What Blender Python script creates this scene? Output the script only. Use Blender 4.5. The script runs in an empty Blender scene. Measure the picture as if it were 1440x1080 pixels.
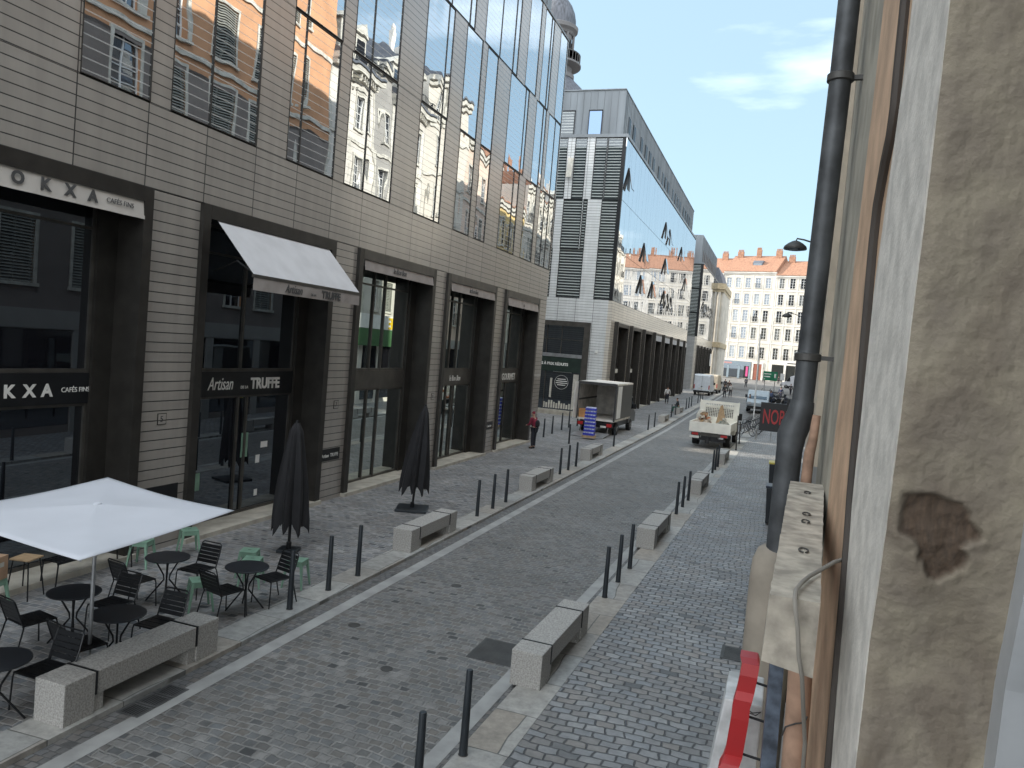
import bpy, bmesh, math, random
from mathutils import Vector, Matrix, Euler
random.seed(7)
R_ = math.radians
scene = bpy.context.scene
COL = scene.collection

# ---------------------------------------------------------------- camera
cam_d = bpy.data.cameras.new('camera'); cam = bpy.data.objects.new('camera', cam_d); COL.objects.link(cam)
cam_d.sensor_width = 36.0; cam_d.lens = 27.0; cam_d.clip_start = 0.05; cam_d.clip_end = 2000
CX = Vector((0.94026, 0.330284, 0.082612)); CY = Vector((-0.094509, 0.020097, 0.995321)); CZ = Vector((0.327078, -0.943668, 0.050111))
M = Matrix((CX, CY, CZ)).transposed().to_4x4(); M.translation = Vector((0, 0, 4.7))
cam.matrix_world = M
scene.camera = cam
scene.render.resolution_x = 1024; scene.render.resolution_y = 768

# ---------------------------------------------------------------- light and exposure
SUN_TO = Vector((-1.0, -0.06, 0.42)).normalized()
SUN_EL = math.asin(SUN_TO.z); SUN_AZ = math.atan2(SUN_TO.x, SUN_TO.y)
w = bpy.data.worlds.new('World'); scene.world = w; w.use_nodes = True
nt = w.node_tree; nt.nodes.clear()
def N(t, ty, **k):
    n = t.nodes.new(ty)
    for a, b in k.items():
        if hasattr(n, a): setattr(n, a, b)
        else: n.inputs[a.replace('_', ' ')].default_value = b
    return n
wo = N(nt, 'ShaderNodeOutputWorld'); bg = N(nt, 'ShaderNodeBackground'); bg.inputs[1].default_value = 0.13
sky = N(nt, 'ShaderNodeTexSky'); sky.sky_type = 'NISHITA'; sky.sun_disc = False
sky.sun_elevation = SUN_EL; sky.sun_rotation = SUN_AZ; sky.air_density = 1.0; sky.dust_density = 1.2; sky.ozone_density = 2.0; sky.altitude = 200
tc = N(nt, 'ShaderNodeTexCoord'); mp = N(nt, 'ShaderNodeMapping'); mp.inputs['Scale'].default_value = (1, 1.3, 4.2)
mp.inputs['Rotation'].default_value = (0.12, 0.1, 0.5)
no = N(nt, 'ShaderNodeTexNoise'); no.inputs['Scale'].default_value = 1.7; no.inputs['Detail'].default_value = 7; no.inputs['Roughness'].default_value = 0.52
cr = N(nt, 'ShaderNodeValToRGB'); cr.color_ramp.elements[0].position = 0.55; cr.color_ramp.elements[1].position = 0.92
cr.color_ramp.elements[1].color = (0.75, 0.75, 0.75, 1)
# unseen bright cloud added to the south, behind the viewpoint, to lift street shade
dt = N(nt, 'ShaderNodeVectorMath', operation='DOT_PRODUCT'); dt.inputs[1].default_value = (0.15, -0.85, 0.5)
mrd = N(nt, 'ShaderNodeMapRange'); mrd.inputs[1].default_value = -0.1; mrd.inputs[2].default_value = 0.8; mrd.inputs[3].default_value = 0.0; mrd.inputs[4].default_value = 0.48
ada = N(nt, 'ShaderNodeMath', operation='ADD')
mx = N(nt, 'ShaderNodeMixRGB'); mx.inputs[2].default_value = (6.5, 6.8, 7.1, 1)
L = nt.links.new
L(tc.outputs['Generated'], mp.inputs[0]); L(mp.outputs[0], no.inputs['Vector']); L(tc.outputs['Generated'], dt.inputs[0]); L(dt.outputs['Value'], mrd.inputs[0]); L(mrd.outputs[0], ada.inputs[0]); L(no.outputs[0], ada.inputs[1]); L(ada.outputs[0], cr.inputs[0]); L(cr.outputs[0], mx.inputs[0])
hz = N(nt, 'ShaderNodeMixRGB'); hz.inputs[0].default_value = 0.83; hz.inputs[2].default_value = (1.02, 1.42, 1.64, 1); L(sky.outputs[0], hz.inputs[1]); L(hz.outputs[0], mx.inputs[1]); L(mx.outputs[0], bg.inputs[0]); L(bg.outputs[0], wo.inputs[0])
sd = bpy.data.lights.new('sun', 'SUN'); sd.energy = 2.0; sd.angle = R_(0.5); sd.color = (1.0, 0.93, 0.82)
so = bpy.data.objects.new('sun', sd); COL.objects.link(so); so.location = (-60, -10, 60)
so.rotation_euler = SUN_TO.to_track_quat('Z', 'Y').to_euler()
scene.view_settings.view_transform = 'Standard'; scene.view_settings.look = 'None'
scene.view_settings.exposure = 2.08; scene.view_settings.gamma = 1.0
scene.render.engine = 'CYCLES'
scene.cycles.max_bounces = 8; scene.cycles.glossy_bounces = 5; scene.cycles.diffuse_bounces = 4

# ---------------------------------------------------------------- helpers
OFF = {}
class MB:
    def __init__(s): s.v = []; s.f = []; s.mi = []; s.k = 0
    def quad(s, *p):
        b = len(s.v); s.v += [tuple(q) for q in p]; s.f.append(tuple(range(b, b + len(p)))); s.mi.append(s.k); return s
    def box(s, x0, x1, y0, y1, z0, z1):
        b = len(s.v)
        s.v += [(x0,y0,z0),(x1,y0,z0),(x1,y1,z0),(x0,y1,z0),(x0,y0,z1),(x1,y0,z1),(x1,y1,z1),(x0,y1,z1)]
        for f in ((0,3,2,1),(4,5,6,7),(0,1,5,4),(1,2,6,5),(2,3,7,6),(3,0,4,7)): s.f.append(tuple(b+i for i in f)); s.mi.append(s.k)
        return s
    def hexa(s, p):
        b = len(s.v); s.v += [tuple(q) for q in p]
        for f in ((0,3,2,1),(4,5,6,7),(0,1,5,4),(1,2,6,5),(2,3,7,6),(3,0,4,7)): s.f.append(tuple(b+i for i in f)); s.mi.append(s.k)
        return s
    def tube(s, a, c, r, r2=None, n=10, cap=True):
        a = Vector(a); c = Vector(c); r2 = r if r2 is None else r2
        d = (c - a).normalized(); u = d.orthogonal().normalized(); w_ = d.cross(u); b = len(s.v)
        for q, rr in ((a, r), (c, r2)):
            for i in range(n):
                t = 2*math.pi*i/n; s.v.append(tuple(q + (u*math.cos(t) + w_*math.sin(t))*rr))
        for i in range(n): s.f.append((b+i, b+(i+1) % n, b+n+(i+1) % n, b+n+i)); s.mi.append(s.k)
        if cap: s.f.append(tuple(b+i for i in reversed(range(n)))); s.f.append(tuple(b+n+i for i in range(n))); s.mi += [s.k]*2
        return s
    def path(s, pts, r, n=8):
        pts = [Vector(p) for p in pts]; m = len(pts); b = len(s.v); u = None
        rs = r if isinstance(r, (list, tuple)) else [r]*m
        for j, p in enumerate(pts):
            d = (pts[min(j+1, m-1)] - pts[max(j-1, 0)]).normalized()
            if u is None: u = d.orthogonal().normalized()
            u = (u - d*u.dot(d)).normalized(); w_ = d.cross(u)
            for i in range(n):
                t = 2*math.pi*i/n; s.v.append(tuple(p + (u*math.cos(t) + w_*math.sin(t))*rs[j]))
        for j in range(m-1):
            for i in range(n):
                s.f.append((b+j*n+i, b+j*n+(i+1) % n, b+(j+1)*n+(i+1) % n, b+(j+1)*n+i)); s.mi.append(s.k)
        s.f.append(tuple(b+i for i in reversed(range(n)))); s.f.append(tuple(b+(m-1)*n+i for i in range(n))); s.mi += [s.k]*2
        return s
    def lathe(s, prof, c=(0,0,0), n=20, axis='z'):
        b = len(s.v); m = len(prof)
        for (r, h) in prof:
            for i in range(n):
                t = 2*math.pi*i/n; x, y = r*math.cos(t), r*math.sin(t)
                if axis == 'z': p = (c[0]+x, c[1]+y, c[2]+h)
                elif axis == 'x': p = (c[0]+h, c[1]+x, c[2]+y)
                else: p = (c[0]+x, c[1]+h, c[2]+y)
                s.v.append(p)
        for j in range(m-1):
            for i in range(n): s.f.append((b+j*n+i, b+j*n+(i+1) % n, b+(j+1)*n+(i+1) % n, b+(j+1)*n+i)); s.mi.append(s.k)
        s.f.append(tuple(b+i for i in reversed(range(n)))); s.f.append(tuple(b+(m-1)*n+i for i in range(n))); s.mi += [s.k]*2
        return s
    def prism(s, poly, a0, a1, axis='x'):
        """polygon (p,q) extruded along axis: x:(y,z) y:(x,z) z:(x,y)"""
        def P(q, h): return {'x': (h, q[0], q[1]), 'y': (q[0], h, q[1]), 'z': (q[0], q[1], h)}[axis]
        b = len(s.v); n = len(poly)
        for h in (a0, a1): s.v += [P(q, h) for q in poly]
        s.f.append(tuple(b+i for i in reversed(range(n)))); s.f.append(tuple(b+n+i for i in range(n))); s.mi += [s.k]*2
        for i in range(n): s.f.append((b+i, b+(i+1) % n, b+n+(i+1) % n, b+n+i)); s.mi.append(s.k)
        return s
    def xf(s, mat, start=0):
        for i in range(start, len(s.v)): s.v[i] = tuple(mat @ Vector(s.v[i]))
        return s
    def build(s, name, mats, parent=None, smooth=False, bevel=0.0):
        o_ = OFF.get(parent.name, (0,0,0)) if parent else (0,0,0)
        me = bpy.data.meshes.new(name)
        me.from_pydata([(p[0]-o_[0], p[1]-o_[1], p[2]-o_[2]) for p in s.v], [], s.f)
        if not isinstance(mats, (list, tuple)): mats = [mats]
        for m in mats: me.materials.append(m)
        if len(mats) > 1:
            for p, i in zip(me.polygons, s.mi): p.material_index = i
        bm = bmesh.new(); bm.from_mesh(me)
        if smooth: bmesh.ops.remove_doubles(bm, verts=bm.verts[:], dist=0.0003)
        bmesh.ops.recalc_face_normals(bm, faces=bm.faces[:])
        if bevel: bmesh.ops.bevel(bm, geom=[e for e in bm.edges if len(e.link_faces) == 2 and e.calc_face_angle(0) > 0.7], offset=bevel, segments=2, affect='EDGES', profile=0.6)
        if smooth:
            for f in bm.faces: f.smooth = True
            for e in bm.edges:
                if len(e.link_faces) == 2 and e.calc_face_angle(0) > 0.75: e.smooth = False
        bm.to_mesh(me); bm.free()
        o = bpy.data.objects.new(name, me); COL.objects.link(o)
        if parent: o.parent = parent; OFF[o.name] = o_
        return o

def tag(o, label=None, cat=None, group=None, kind=None):
    if label: o['label'] = label
    if cat: o['category'] = cat
    if group: o['group'] = group
    if kind: o['kind'] = kind
    return o
def thing(name, label, cat, loc=(0,0,0), rz=0, group=None, world=False):
    """world=True: parts are given in world coordinates"""
    o = bpy.data.objects.new(name, None); COL.objects.link(o); o.empty_display_size = 0.2
    o.location = loc; o.rotation_euler = (0, 0, rz)
    if world: OFF[o.name] = tuple(loc)
    return tag(o, label, cat, group)
KIDS = {}
def kids(o): return [c for c in COL.objects if c.parent == o]
def ctree(o, parent=None, kc={}):
    c = o.copy(); COL.objects.link(c)
    if parent: c.parent = parent
    for ch in list(o.children): ctree(ch, c)
    return c
def dup(o, loc, rz=0, label=None, scale=None):
    bpy.context.view_layer.update()
    c = ctree(o); c.location = loc; c.rotation_euler = (0, 0, rz)
    if label: c['label'] = label
    if scale: c.scale = (scale,)*3
    return c

def mat(name, col, rough=0.6, metal=0.0, var=0.12, vscale=3.0, bump=0.0, bscale=40.0, spec=0.5, col2=None, stretch=(1,1,1), detail=6, emit=0):
    m = bpy.data.materials.new(name); m.use_nodes = True; t = m.node_tree; b = t.nodes['Principled BSDF']
    b.inputs['Roughness'].default_value = rough; b.inputs['Metallic'].default_value = metal
    b.inputs['Specular IOR Level'].default_value = spec
    c = N(t, 'ShaderNodeTexCoord'); mp = N(t, 'ShaderNodeMapping'); mp.inputs['Scale'].default_value = stretch
    n = N(t, 'ShaderNodeTexNoise'); n.inputs['Scale'].default_value = vscale; n.inputs['Detail'].default_value = detail
    mx = N(t, 'ShaderNodeMixRGB'); l = t.links.new
    d = col2 or tuple(x*(1-2*var) for x in col); e = col if col2 else tuple(min(1, x*(1+var)) for x in col)
    mx.inputs[1].default_value = (*d, 1); mx.inputs[2].default_value = (*e, 1)
    r = N(t, 'ShaderNodeValToRGB'); r.color_ramp.elements[0].position = 0.35; r.color_ramp.elements[1].position = 0.65
    l(c.outputs['Object'], mp.inputs[0]); l(mp.outputs[0], n.inputs['Vector']); l(n.outputs[0], r.inputs[0]); l(r.outputs[0], mx.inputs[0]); l(mx.outputs[0], b.inputs['Base Color'])
    if bump:
        n2 = N(t, 'ShaderNodeTexNoise'); n2.inputs['Scale'].default_value = bscale; n2.inputs['Detail'].default_value = 5
        bp = N(t, 'ShaderNodeBump'); bp.inputs['Strength'].default_value = 1.0; bp.inputs['Distance'].default_value = bump
        l(c.outputs['Object'], n2.inputs['Vector']); l(n2.outputs[0], bp.inputs['Height']); l(bp.outputs[0], b.inputs['Normal'])
    if emit:
        b.inputs['Emission Color'].default_value = (*col, 1); b.inputs['Emission Strength'].default_value = emit
    return m

def setts(name, c1, c2, mortar, bw, rh, msize, rough=0.55, patch=(0.75, 1.15), bumpd=0.012, dist=0.03, swap=False):
    m = bpy.data.materials.new(name); m.use_nodes = True; t = m.node_tree; b = t.nodes['Principled BSDF']; l = t.links.new
    g = N(t, 'ShaderNodeNewGeometry')
    n = N(t, 'ShaderNodeTexNoise'); n.inputs['Scale'].default_value = 4.5; n.inputs['Detail'].default_value = 3
    sub = N(t, 'ShaderNodeVectorMath', operation='SUBTRACT'); sub.inputs[1].default_value = (0.5, 0.5, 0.5)
    sc = N(t, 'ShaderNodeVectorMath', operation='SCALE'); sc.inputs['Scale'].default_value = dist*2
    add = N(t, 'ShaderNodeVectorMath', operation='ADD')
    l(g.outputs['Position'], n.inputs['Vector']); l(n.outputs['Color'], sub.inputs[0]); l(sub.outputs[0], sc.inputs[0]); l(sc.outputs[0], add.inputs[0])
    n4 = N(t, 'ShaderNodeTexNoise'); n4.inputs['Scale'].default_value = 0.5; n4.inputs['Detail'].default_value = 2
    s4 = N(t, 'ShaderNodeVectorMath', operation='SCALE'); s4.inputs['Scale'].default_value = 0.35
    a4 = N(t, 'ShaderNodeVectorMath', operation='ADD'); l(g.outputs['Position'], n4.inputs['Vector']); l(n4.outputs['Color'], s4.inputs[0]); l(s4.outputs[0], a4.inputs[0]); l(g.outputs['Position'], a4.inputs[1])
    l(a4.outputs[0], add.inputs[1])
    vec = add.outputs[0]
    if swap:
        mp = N(t, 'ShaderNodeMapping'); mp.inputs['Rotation'].default_value = (0, 0, math.pi/2); l(vec, mp.inputs[0]); vec = mp.outputs[0]
    br = N(t, 'ShaderNodeTexBrick'); br.inputs['Scale'].default_value = 1.0; br.inputs['Brick Width'].default_value = bw; br.inputs['Row Height'].default_value = rh
    br.inputs['Mortar Size'].default_value = msize; br.inputs['Mortar Smooth'].default_value = 0.7; br.inputs['Bias'].default_value = -0.1
    br.inputs['Color1'].default_value = (*c1, 1); br.inputs['Color2'].default_value = (*c2, 1); br.inputs['Mortar'].default_value = (*mortar, 1)
    l(vec, br.inputs['Vector'])
    br.inputs['Color1'].default_value = (0, 0, 0, 1); br.inputs['Color2'].default_value = (1, 1, 1, 1); br.inputs['Mortar'].default_value = (0.5, 0.5, 0.5, 1); br.inputs['Bias'].default_value = 0.0
    rp = N(t, 'ShaderNodeValToRGB'); e = rp.color_ramp.elements; md = [(p+q)/2 for p, q in zip(c1, c2)]
    e[0].position = 0.015; e[0].color = (*[q*0.55 for q in c2], 1); e[1].position = 1.0; e[1].color = (*[q*1.2 for q in c1], 1)
    for ps, cc in ((0.04, c2), (0.38, (md[0]*1.06, md[1]*0.98, md[2]*0.9)), (0.6, (md[0]*0.95, md[1]*1.0, md[2]*1.05)), (0.85, c1)): q = e.new(ps); q.color = (*cc, 1)
    l(br.outputs['Color'], rp.inputs[0]); mo = N(t, 'ShaderNodeMixRGB'); l(br.outputs['Fac'], mo.inputs[0]); l(rp.outputs[0], mo.inputs[1]); mo.inputs[2].default_value = (*mortar, 1)
    # large patches of wear and finer grain, a few dark stones
    n2 = N(t, 'ShaderNodeTexNoise'); n2.inputs['Scale'].default_value = 0.55; n2.inputs['Detail'].default_value = 6; n2.inputs['Roughness'].default_value = 0.65
    mr = N(t, 'ShaderNodeMapRange'); mr.inputs[1].default_value = 0.3; mr.inputs[2].default_value = 0.7; mr.inputs[3].default_value = patch[0]; mr.inputs[4].default_value = patch[1]
    n3 = N(t, 'ShaderNodeTexNoise'); n3.inputs['Scale'].default_value = 7.0; n3.inputs['Detail'].default_value = 7; n3.inputs['Roughness'].default_value = 0.7
    mr3 = N(t, 'ShaderNodeMapRange'); mr3.inputs[1].default_value = 0.3; mr3.inputs[2].default_value = 0.7; mr3.inputs[3].default_value = 0.72; mr3.inputs[4].default_value = 1.28
    mu = N(t, 'ShaderNodeMath', operation='MULTIPLY'); l(mr.outputs[0], mu.inputs[0]); l(mr3.outputs[0], mu.inputs[1])
    l(g.outputs['Position'], n2.inputs['Vector']); l(g.outputs['Position'], n3.inputs['Vector']); l(n2.outputs[0], mr.inputs[0]); l(n3.outputs[0], mr3.inputs[0])
    vm = N(t, 'ShaderNodeVectorMath', operation='SCALE'); l(mo.outputs[0], vm.inputs[0]); l(mu.outputs[0], vm.inputs['Scale'])
    l(vm.outputs[0], b.inputs['Base Color'])
    mr4 = N(t, 'ShaderNodeMapRange'); mr4.inputs[3].default_value = rough-0.1; mr4.inputs[4].default_value = rough+0.2; l(n3.outputs[0], mr4.inputs[0]); l(mr4.outputs[0], b.inputs['Roughness'])
    inv = N(t, 'ShaderNodeMath', operation='SUBTRACT'); inv.inputs[0].default_value = 1.0; l(br.outputs['Fac'], inv.inputs[1])
    ad = N(t, 'ShaderNodeMath', operation='MULTIPLY_ADD'); ad.inputs[1].default_value = 0.35; l(n3.outputs[0], ad.inputs[0]); l(inv.outputs[0], ad.inputs[2])
    bp = N(t, 'ShaderNodeBump'); bp.inputs['Distance'].default_value = bumpd; bp.inputs['Strength'].default_value = 1; l(ad.outputs[0], bp.inputs['Height']); l(bp.outputs[0], b.inputs['Normal'])
    return m

def cladding(name, col, axis='y', y_ph=11.35, mod=1.545, z_ph=8.65, plank=0.194, rough=0.33, joint=0.0095):
    """horizontal planks with fine dark joints, taller joints every module; world position"""
    m = bpy.data.materials.new(name); m.use_nodes = True; t = m.node_tree; b = t.nodes['Principled BSDF']; l = t.links.new
    g = N(t, 'ShaderNodeNewGeometry'); s = N(t, 'ShaderNodeSeparateXYZ'); l(g.outputs['Position'], s.inputs[0])
    def grid(src, ph, step, wd):
        a = N(t, 'ShaderNodeMath', operation='SUBTRACT'); l(src, a.inputs[0]); a.inputs[1].default_value = ph - step*100 - wd/2
        q = N(t, 'ShaderNodeMath', operation='MODULO'); l(a.outputs[0], q.inputs[0]); q.inputs[1].default_value = step
        c = N(t, 'ShaderNodeMath', operation='LESS_THAN'); l(q.outputs[0], c.inputs[0]); c.inputs[1].default_value = wd
        d = N(t, 'ShaderNodeMath', operation='DIVIDE'); l(a.outputs[0], d.inputs[0]); d.inputs[1].default_value = step
        f = N(t, 'ShaderNodeMath', operation='FLOOR'); l(d.outputs[0], f.inputs[0])
        return c.outputs[0], f.outputs[0]
    hz, iz = grid(s.outputs['Z'], z_ph, plank, joint*2)
    vy, iy = grid(s.outputs['Y' if axis == 'y' else 'X'], y_ph, mod, joint*2.6)
    mxm = N(t, 'ShaderNodeMath', operation='MAXIMUM'); l(hz, mxm.inputs[0]); l(vy, mxm.inputs[1])
    cb = N(t, 'ShaderNodeCombineXYZ'); l(iz, cb.inputs[0]); l(iy, cb.inputs[1])
    wn = N(t, 'ShaderNodeTexWhiteNoise'); l(cb.outputs[0], wn.inputs['Vector'])
    wn2 = N(t, 'ShaderNodeTexWhiteNoise'); wn2.noise_dimensions = '1D'; l(iy, wn2.inputs['W'])
    mr = N(t, 'ShaderNodeMapRange'); mr.inputs[3].default_value = 0.955; mr.inputs[4].default_value = 1.045; l(wn.outputs[0], mr.inputs[0])
    mrb = N(t, 'ShaderNodeMapRange'); mrb.inputs[3].default_value = 0.96; mrb.inputs[4].default_value = 1.04; l(wn2.outputs[0], mrb.inputs[0])
    n = N(t, 'ShaderNodeTexNoise'); n.inputs['Scale'].default_value = 1.3; n.inputs['Detail'].default_value = 6; l(g.outputs['Position'], n.inputs['Vector'])
    mr2 = N(t, 'ShaderNodeMapRange'); mr2.inputs[3].default_value = 0.86; mr2.inputs[4].default_value = 1.14; l(n.outputs[0], mr2.inputs[0])
    mu = N(t, 'ShaderNodeMath', operation='MULTIPLY'); l(mr.outputs[0], mu.inputs[0]); l(mr2.outputs[0], mu.inputs[1])
    mps = N(t, 'ShaderNodeMapping'); mps.inputs['Scale'].default_value = (5, 5, 0.35); l(g.outputs['Position'], mps.inputs[0])
    ns = N(t, 'ShaderNodeTexNoise'); ns.inputs['Scale'].default_value = 1.0; ns.inputs['Detail'].default_value = 5; l(mps.outputs[0], ns.inputs['Vector'])
    mrs = N(t, 'ShaderNodeMapRange'); mrs.inputs[1].default_value = 0.35; mrs.inputs[2].default_value = 0.7; mrs.inputs[3].default_value = 1.05; mrs.inputs[4].default_value = 0.90; l(ns.outputs[0], mrs.inputs[0])
    mus = N(t, 'ShaderNodeMath', operation='MULTIPLY'); l(mu.outputs[0], mus.inputs[0]); l(mrs.outputs[0], mus.inputs[1])
    mu2 = N(t, 'ShaderNodeMath', operation='MULTIPLY'); l(mus.outputs[0], mu2.inputs[0]); l(mrb.outputs[0], mu2.inputs[1])
    vm = N(t, 'ShaderNodeVectorMath', operation='SCALE'); vm.inputs[0].default_value = col; l(mu2.outputs[0], vm.inputs['Scale'])
    mx = N(t, 'ShaderNodeMixRGB'); l(mxm.outputs[0], mx.inputs[0]); l(vm.outputs[0], mx.inputs[1]); mx.inputs[2].default_value = (0.012, 0.012, 0.012, 1)
    l(mx.outputs[0], b.inputs['Base Color'])
    # faint tilt of each plank and drawn-metal waviness
    inv = N(t, 'ShaderNodeMath', operation='SUBTRACT'); inv.inputs[0].default_value = 1; l(mxm.outputs[0], inv.inputs[1])
    bp = N(t, 'ShaderNodeBump'); bp.inputs['Distance'].default_value = 0.006; l(inv.outputs[0], bp.inputs['Height']); l(bp.outputs[0], b.inputs['Normal'])
    mr5 = N(t, 'ShaderNodeMapRange'); mr5.inputs[3].default_value = rough-0.08; mr5.inputs[4].default_value = rough+0.1; l(n.outputs[0], mr5.inputs[0]); l(mr5.outputs[0], b.inputs['Roughness'])
    b.inputs['Specular IOR Level'].default_value = 0.9; b.inputs['Coat Weight'].default_value = 0.7; b.inputs['Coat Roughness'].default_value = 0.12
    return m

def mirror_glass(name, tint=(0.78, 0.82, 0.86), fac=0.75, inner=(0.02, 0.022, 0.025), slat=None, slat_col=(0.45, 0.45, 0.43), wob=0.011, wscale=0.6, srat=0.1):
    """coated glazing: strong reflection over a dark room, blinds behind it, panes slightly bowed"""
    m = bpy.data.materials.new(name); m.use_nodes = True; t = m.node_tree; t.nodes.clear(); l = t.links.new
    o = N(t, 'ShaderNodeOutputMaterial'); ms = N(t, 'ShaderNodeMixShader'); gl = N(t, 'ShaderNodeBsdfGlossy'); df = N(t, 'ShaderNodeBsdfDiffuse')
    gl.inputs['Color'].default_value = (*tint, 1); gl.inputs['Roughness'].default_value = 0.0
    g = N(t, 'ShaderNodeNewGeometry')
    n = N(t, 'ShaderNodeTexNoise'); n.inputs['Scale'].default_value = wscale; n.inputs['Detail'].default_value = 1.5; n.inputs['Roughness'].default_value = 0.4
    mp = N(t, 'ShaderNodeMapping'); mp.inputs['Scale'].default_value = (1, 1.3, 0.55)
    oi = N(t, 'ShaderNodeObjectInfo'); ad = N(t, 'ShaderNodeVectorMath', operation='MULTIPLY_ADD'); ad.inputs[1].default_value = (1, 1, 1)
    sc = N(t, 'ShaderNodeMath', operation='MULTIPLY'); sc.inputs[1].default_value = 50; l(oi.outputs['Random'], sc.inputs[0])
    l(g.outputs['Position'], ad.inputs[0]); l(sc.outputs[0], ad.inputs[2]); l(ad.outputs[0], mp.inputs[0]); l(mp.outputs[0], n.inputs['Vector'])
    bp = N(t, 'ShaderNodeBump'); bp.inputs['Distance'].default_value = wob; bp.inputs['Strength'].default_value = 1; l(n.outputs[0], bp.inputs['Height']); l(bp.outputs[0], gl.inputs['Normal'])
    n2 = N(t, 'ShaderNodeTexNoise'); n2.inputs['Scale'].default_value = 1.1; n2.inputs['Detail'].default_value = 4; l(g.outputs['Position'], n2.inputs['Vector'])
    mx = N(t, 'ShaderNodeMixRGB'); l(n2.outputs[0], mx.inputs[0]); mx.inputs[1].default_value = (*[x*0.4 for x in inner], 1); mx.inputs[2].default_value = (*[x*1.7 for x in inner], 1)
    last = mx.outputs[0]; facsock = None
    if slat:
        s = N(t, 'ShaderNodeSeparateXYZ'); l(g.outputs['Position'], s.inputs[0])
        q = N(t, 'ShaderNodeMath', operation='MODULO'); l(s.outputs['Z'], q.inputs[0]); q.inputs[1].default_value = slat
        c = N(t, 'ShaderNodeMath', operation='LESS_THAN'); l(q.outputs[0], c.inputs[0]); c.inputs[1].default_value = slat*srat
        m2 = N(t, 'ShaderNodeMixRGB'); l(c.outputs[0], m2.inputs[0]); l(last, m2.inputs[1]); m2.inputs[2].default_value = (*slat_col, 1); last = m2.outputs[0]
        mf = N(t, 'ShaderNodeMapRange'); mf.inputs[3].default_value = fac; mf.inputs[4].default_value = fac*0.55; l(c.outputs[0], mf.inputs[0]); facsock = mf.outputs[0]
    l(last, df.inputs[0])
    if facsock: l(facsock, ms.inputs[0])
    else: ms.inputs[0].default_value = fac
    l(df.outputs[0], ms.inputs[1]); l(gl.outputs[0], ms.inputs[2]); l(ms.outputs[0], o.inputs[0])
    return m

def text(name, body, size, loc, face, m, parent=None, ext=0.004, shear=0.0, bold=0.0, sx=1.0, align='LEFT'):
    cu = bpy.data.curves.new(name, 'FONT'); cu.body = body; cu.size = size; cu.extrude = ext; cu.shear = shear; cu.offset = bold; cu.align_x = align; cu.resolution_u = 3
    o = bpy.data.objects.new(name, cu); COL.objects.link(o)
    dg = bpy.context.evaluated_depsgraph_get(); me = bpy.data.meshes.new_from_object(o.evaluated_get(dg)); me.name = name
    bpy.data.objects.remove(o)
    ax = {'+x': ((0,1,0),(0,0,1),(1,0,0)), '-y': ((1,0,0),(0,0,1),(0,-1,0)), '-x': ((0,-1,0),(0,0,1),(-1,0,0)), '+z': ((1,0,0),(0,1,0),(0,0,1))}[face]
    mm = Matrix([Vector(a) for a in ax]).transposed().to_4x4() @ Matrix.Diagonal((sx, 1, 1, 1))
    o_ = OFF.get(parent.name, (0,0,0)) if parent else (0,0,0)
    mm.translation = Vector(loc) - Vector(o_); me.transform(mm)
    me.materials.clear(); me.materials.append(m)
    t = bpy.data.objects.new(name, me); COL.objects.link(t)
    if parent: t.parent = parent; OFF[t.name] = o_
    return t

# ---------------------------------------------------------------- materials
M_ = {}
M_['clad'] = cladding('bronze_grey_cladding', (0.30, 0.278, 0.248))
M_['clad2'] = cladding('bronze_grey_cladding_street', (0.56, 0.52, 0.45), y_ph=54.0, mod=1.545, z_ph=8.4)
M_['clad_end'] = cladding('grey_cladding_end', (0.60, 0.62, 0.62), axis='x', y_ph=-11.55, mod=1.3, z_ph=8.4, rough=0.5)
M_['glass'] = mirror_glass('coated_window_glass', slat=0.194, fac=0.8, slat_col=(0.5,0.5,0.48), srat=0.13)
M_['glass2'] = mirror_glass('coated_window_glass_plain', tint=(0.9, 0.92, 0.95), fac=0.78, wob=0.006)
M_['louvre'] = mirror_glass('louvred_glass', fac=0.13, inner=(0.025, 0.032, 0.032), slat=0.2, slat_col=(0.42, 0.45, 0.44), srat=0.32)
M_['shopglass'] = mirror_glass('shop_glass', tint=(0.8, 0.88, 0.86), fac=0.62, inner=(0.012, 0.012, 0.014), wob=0.003, wscale=0.4)
M_['shopglass_dark'] = mirror_glass('shop_glass_dark', tint=(0.6, 0.68, 0.75), fac=0.25, inner=(0.008, 0.008, 0.01), wob=0.003, wscale=0.4)
M_['bronze'] = mat('dark_bronze_metal', (0.036, 0.033, 0.029), 0.42, 0.3, bump=0.0005, bscale=120)
M_['bronze2'] = mat('bronze_lintel', (0.075, 0.07, 0.062), 0.4, 0.3)
M_['black'] = mat('black_metal', (0.012, 0.013, 0.015), 0.4, 0.2)
M_['bollard'] = mat('bollard_paint', (0.028, 0.034, 0.04), 0.45, 0.2)
M_['sill'] = mat('pale_stone_sill', (0.42, 0.39, 0.33), 0.7, bump=0.002)
M_['clad_end3'] = cladding('grey_cladding_far_end', (0.30, 0.31, 0.31), axis='x', y_ph=-11.55, mod=1.3, z_ph=8.4, rough=0.5)
M_['zinc'] = mat('zinc_standing_seam', (0.19, 0.21, 0.225), 0.45, 0.3, stretch=(1, 1, 0.15), vscale=1.2)
M_['dark'] = mat('dark_interior', (0.01, 0.01, 0.011), 0.8)
M_['granite'] = mat('pale_granite', (0.40, 0.385, 0.36), 0.65, var=0.17, vscale=45, bump=0.002, bscale=160)
M_['white_letters'] = mat('white_letters', (0.75, 0.74, 0.70), 0.5, emit=0.0)
M_['awn'] = mat('grey_awning_cloth', (0.52, 0.52, 0.53), 0.85, var=0.04, vscale=2, bump=0.001, bscale=8)
M_['awn2'] = mat('taupe_awning_cloth', (0.33, 0.30, 0.28), 0.85, var=0.06)
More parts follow.
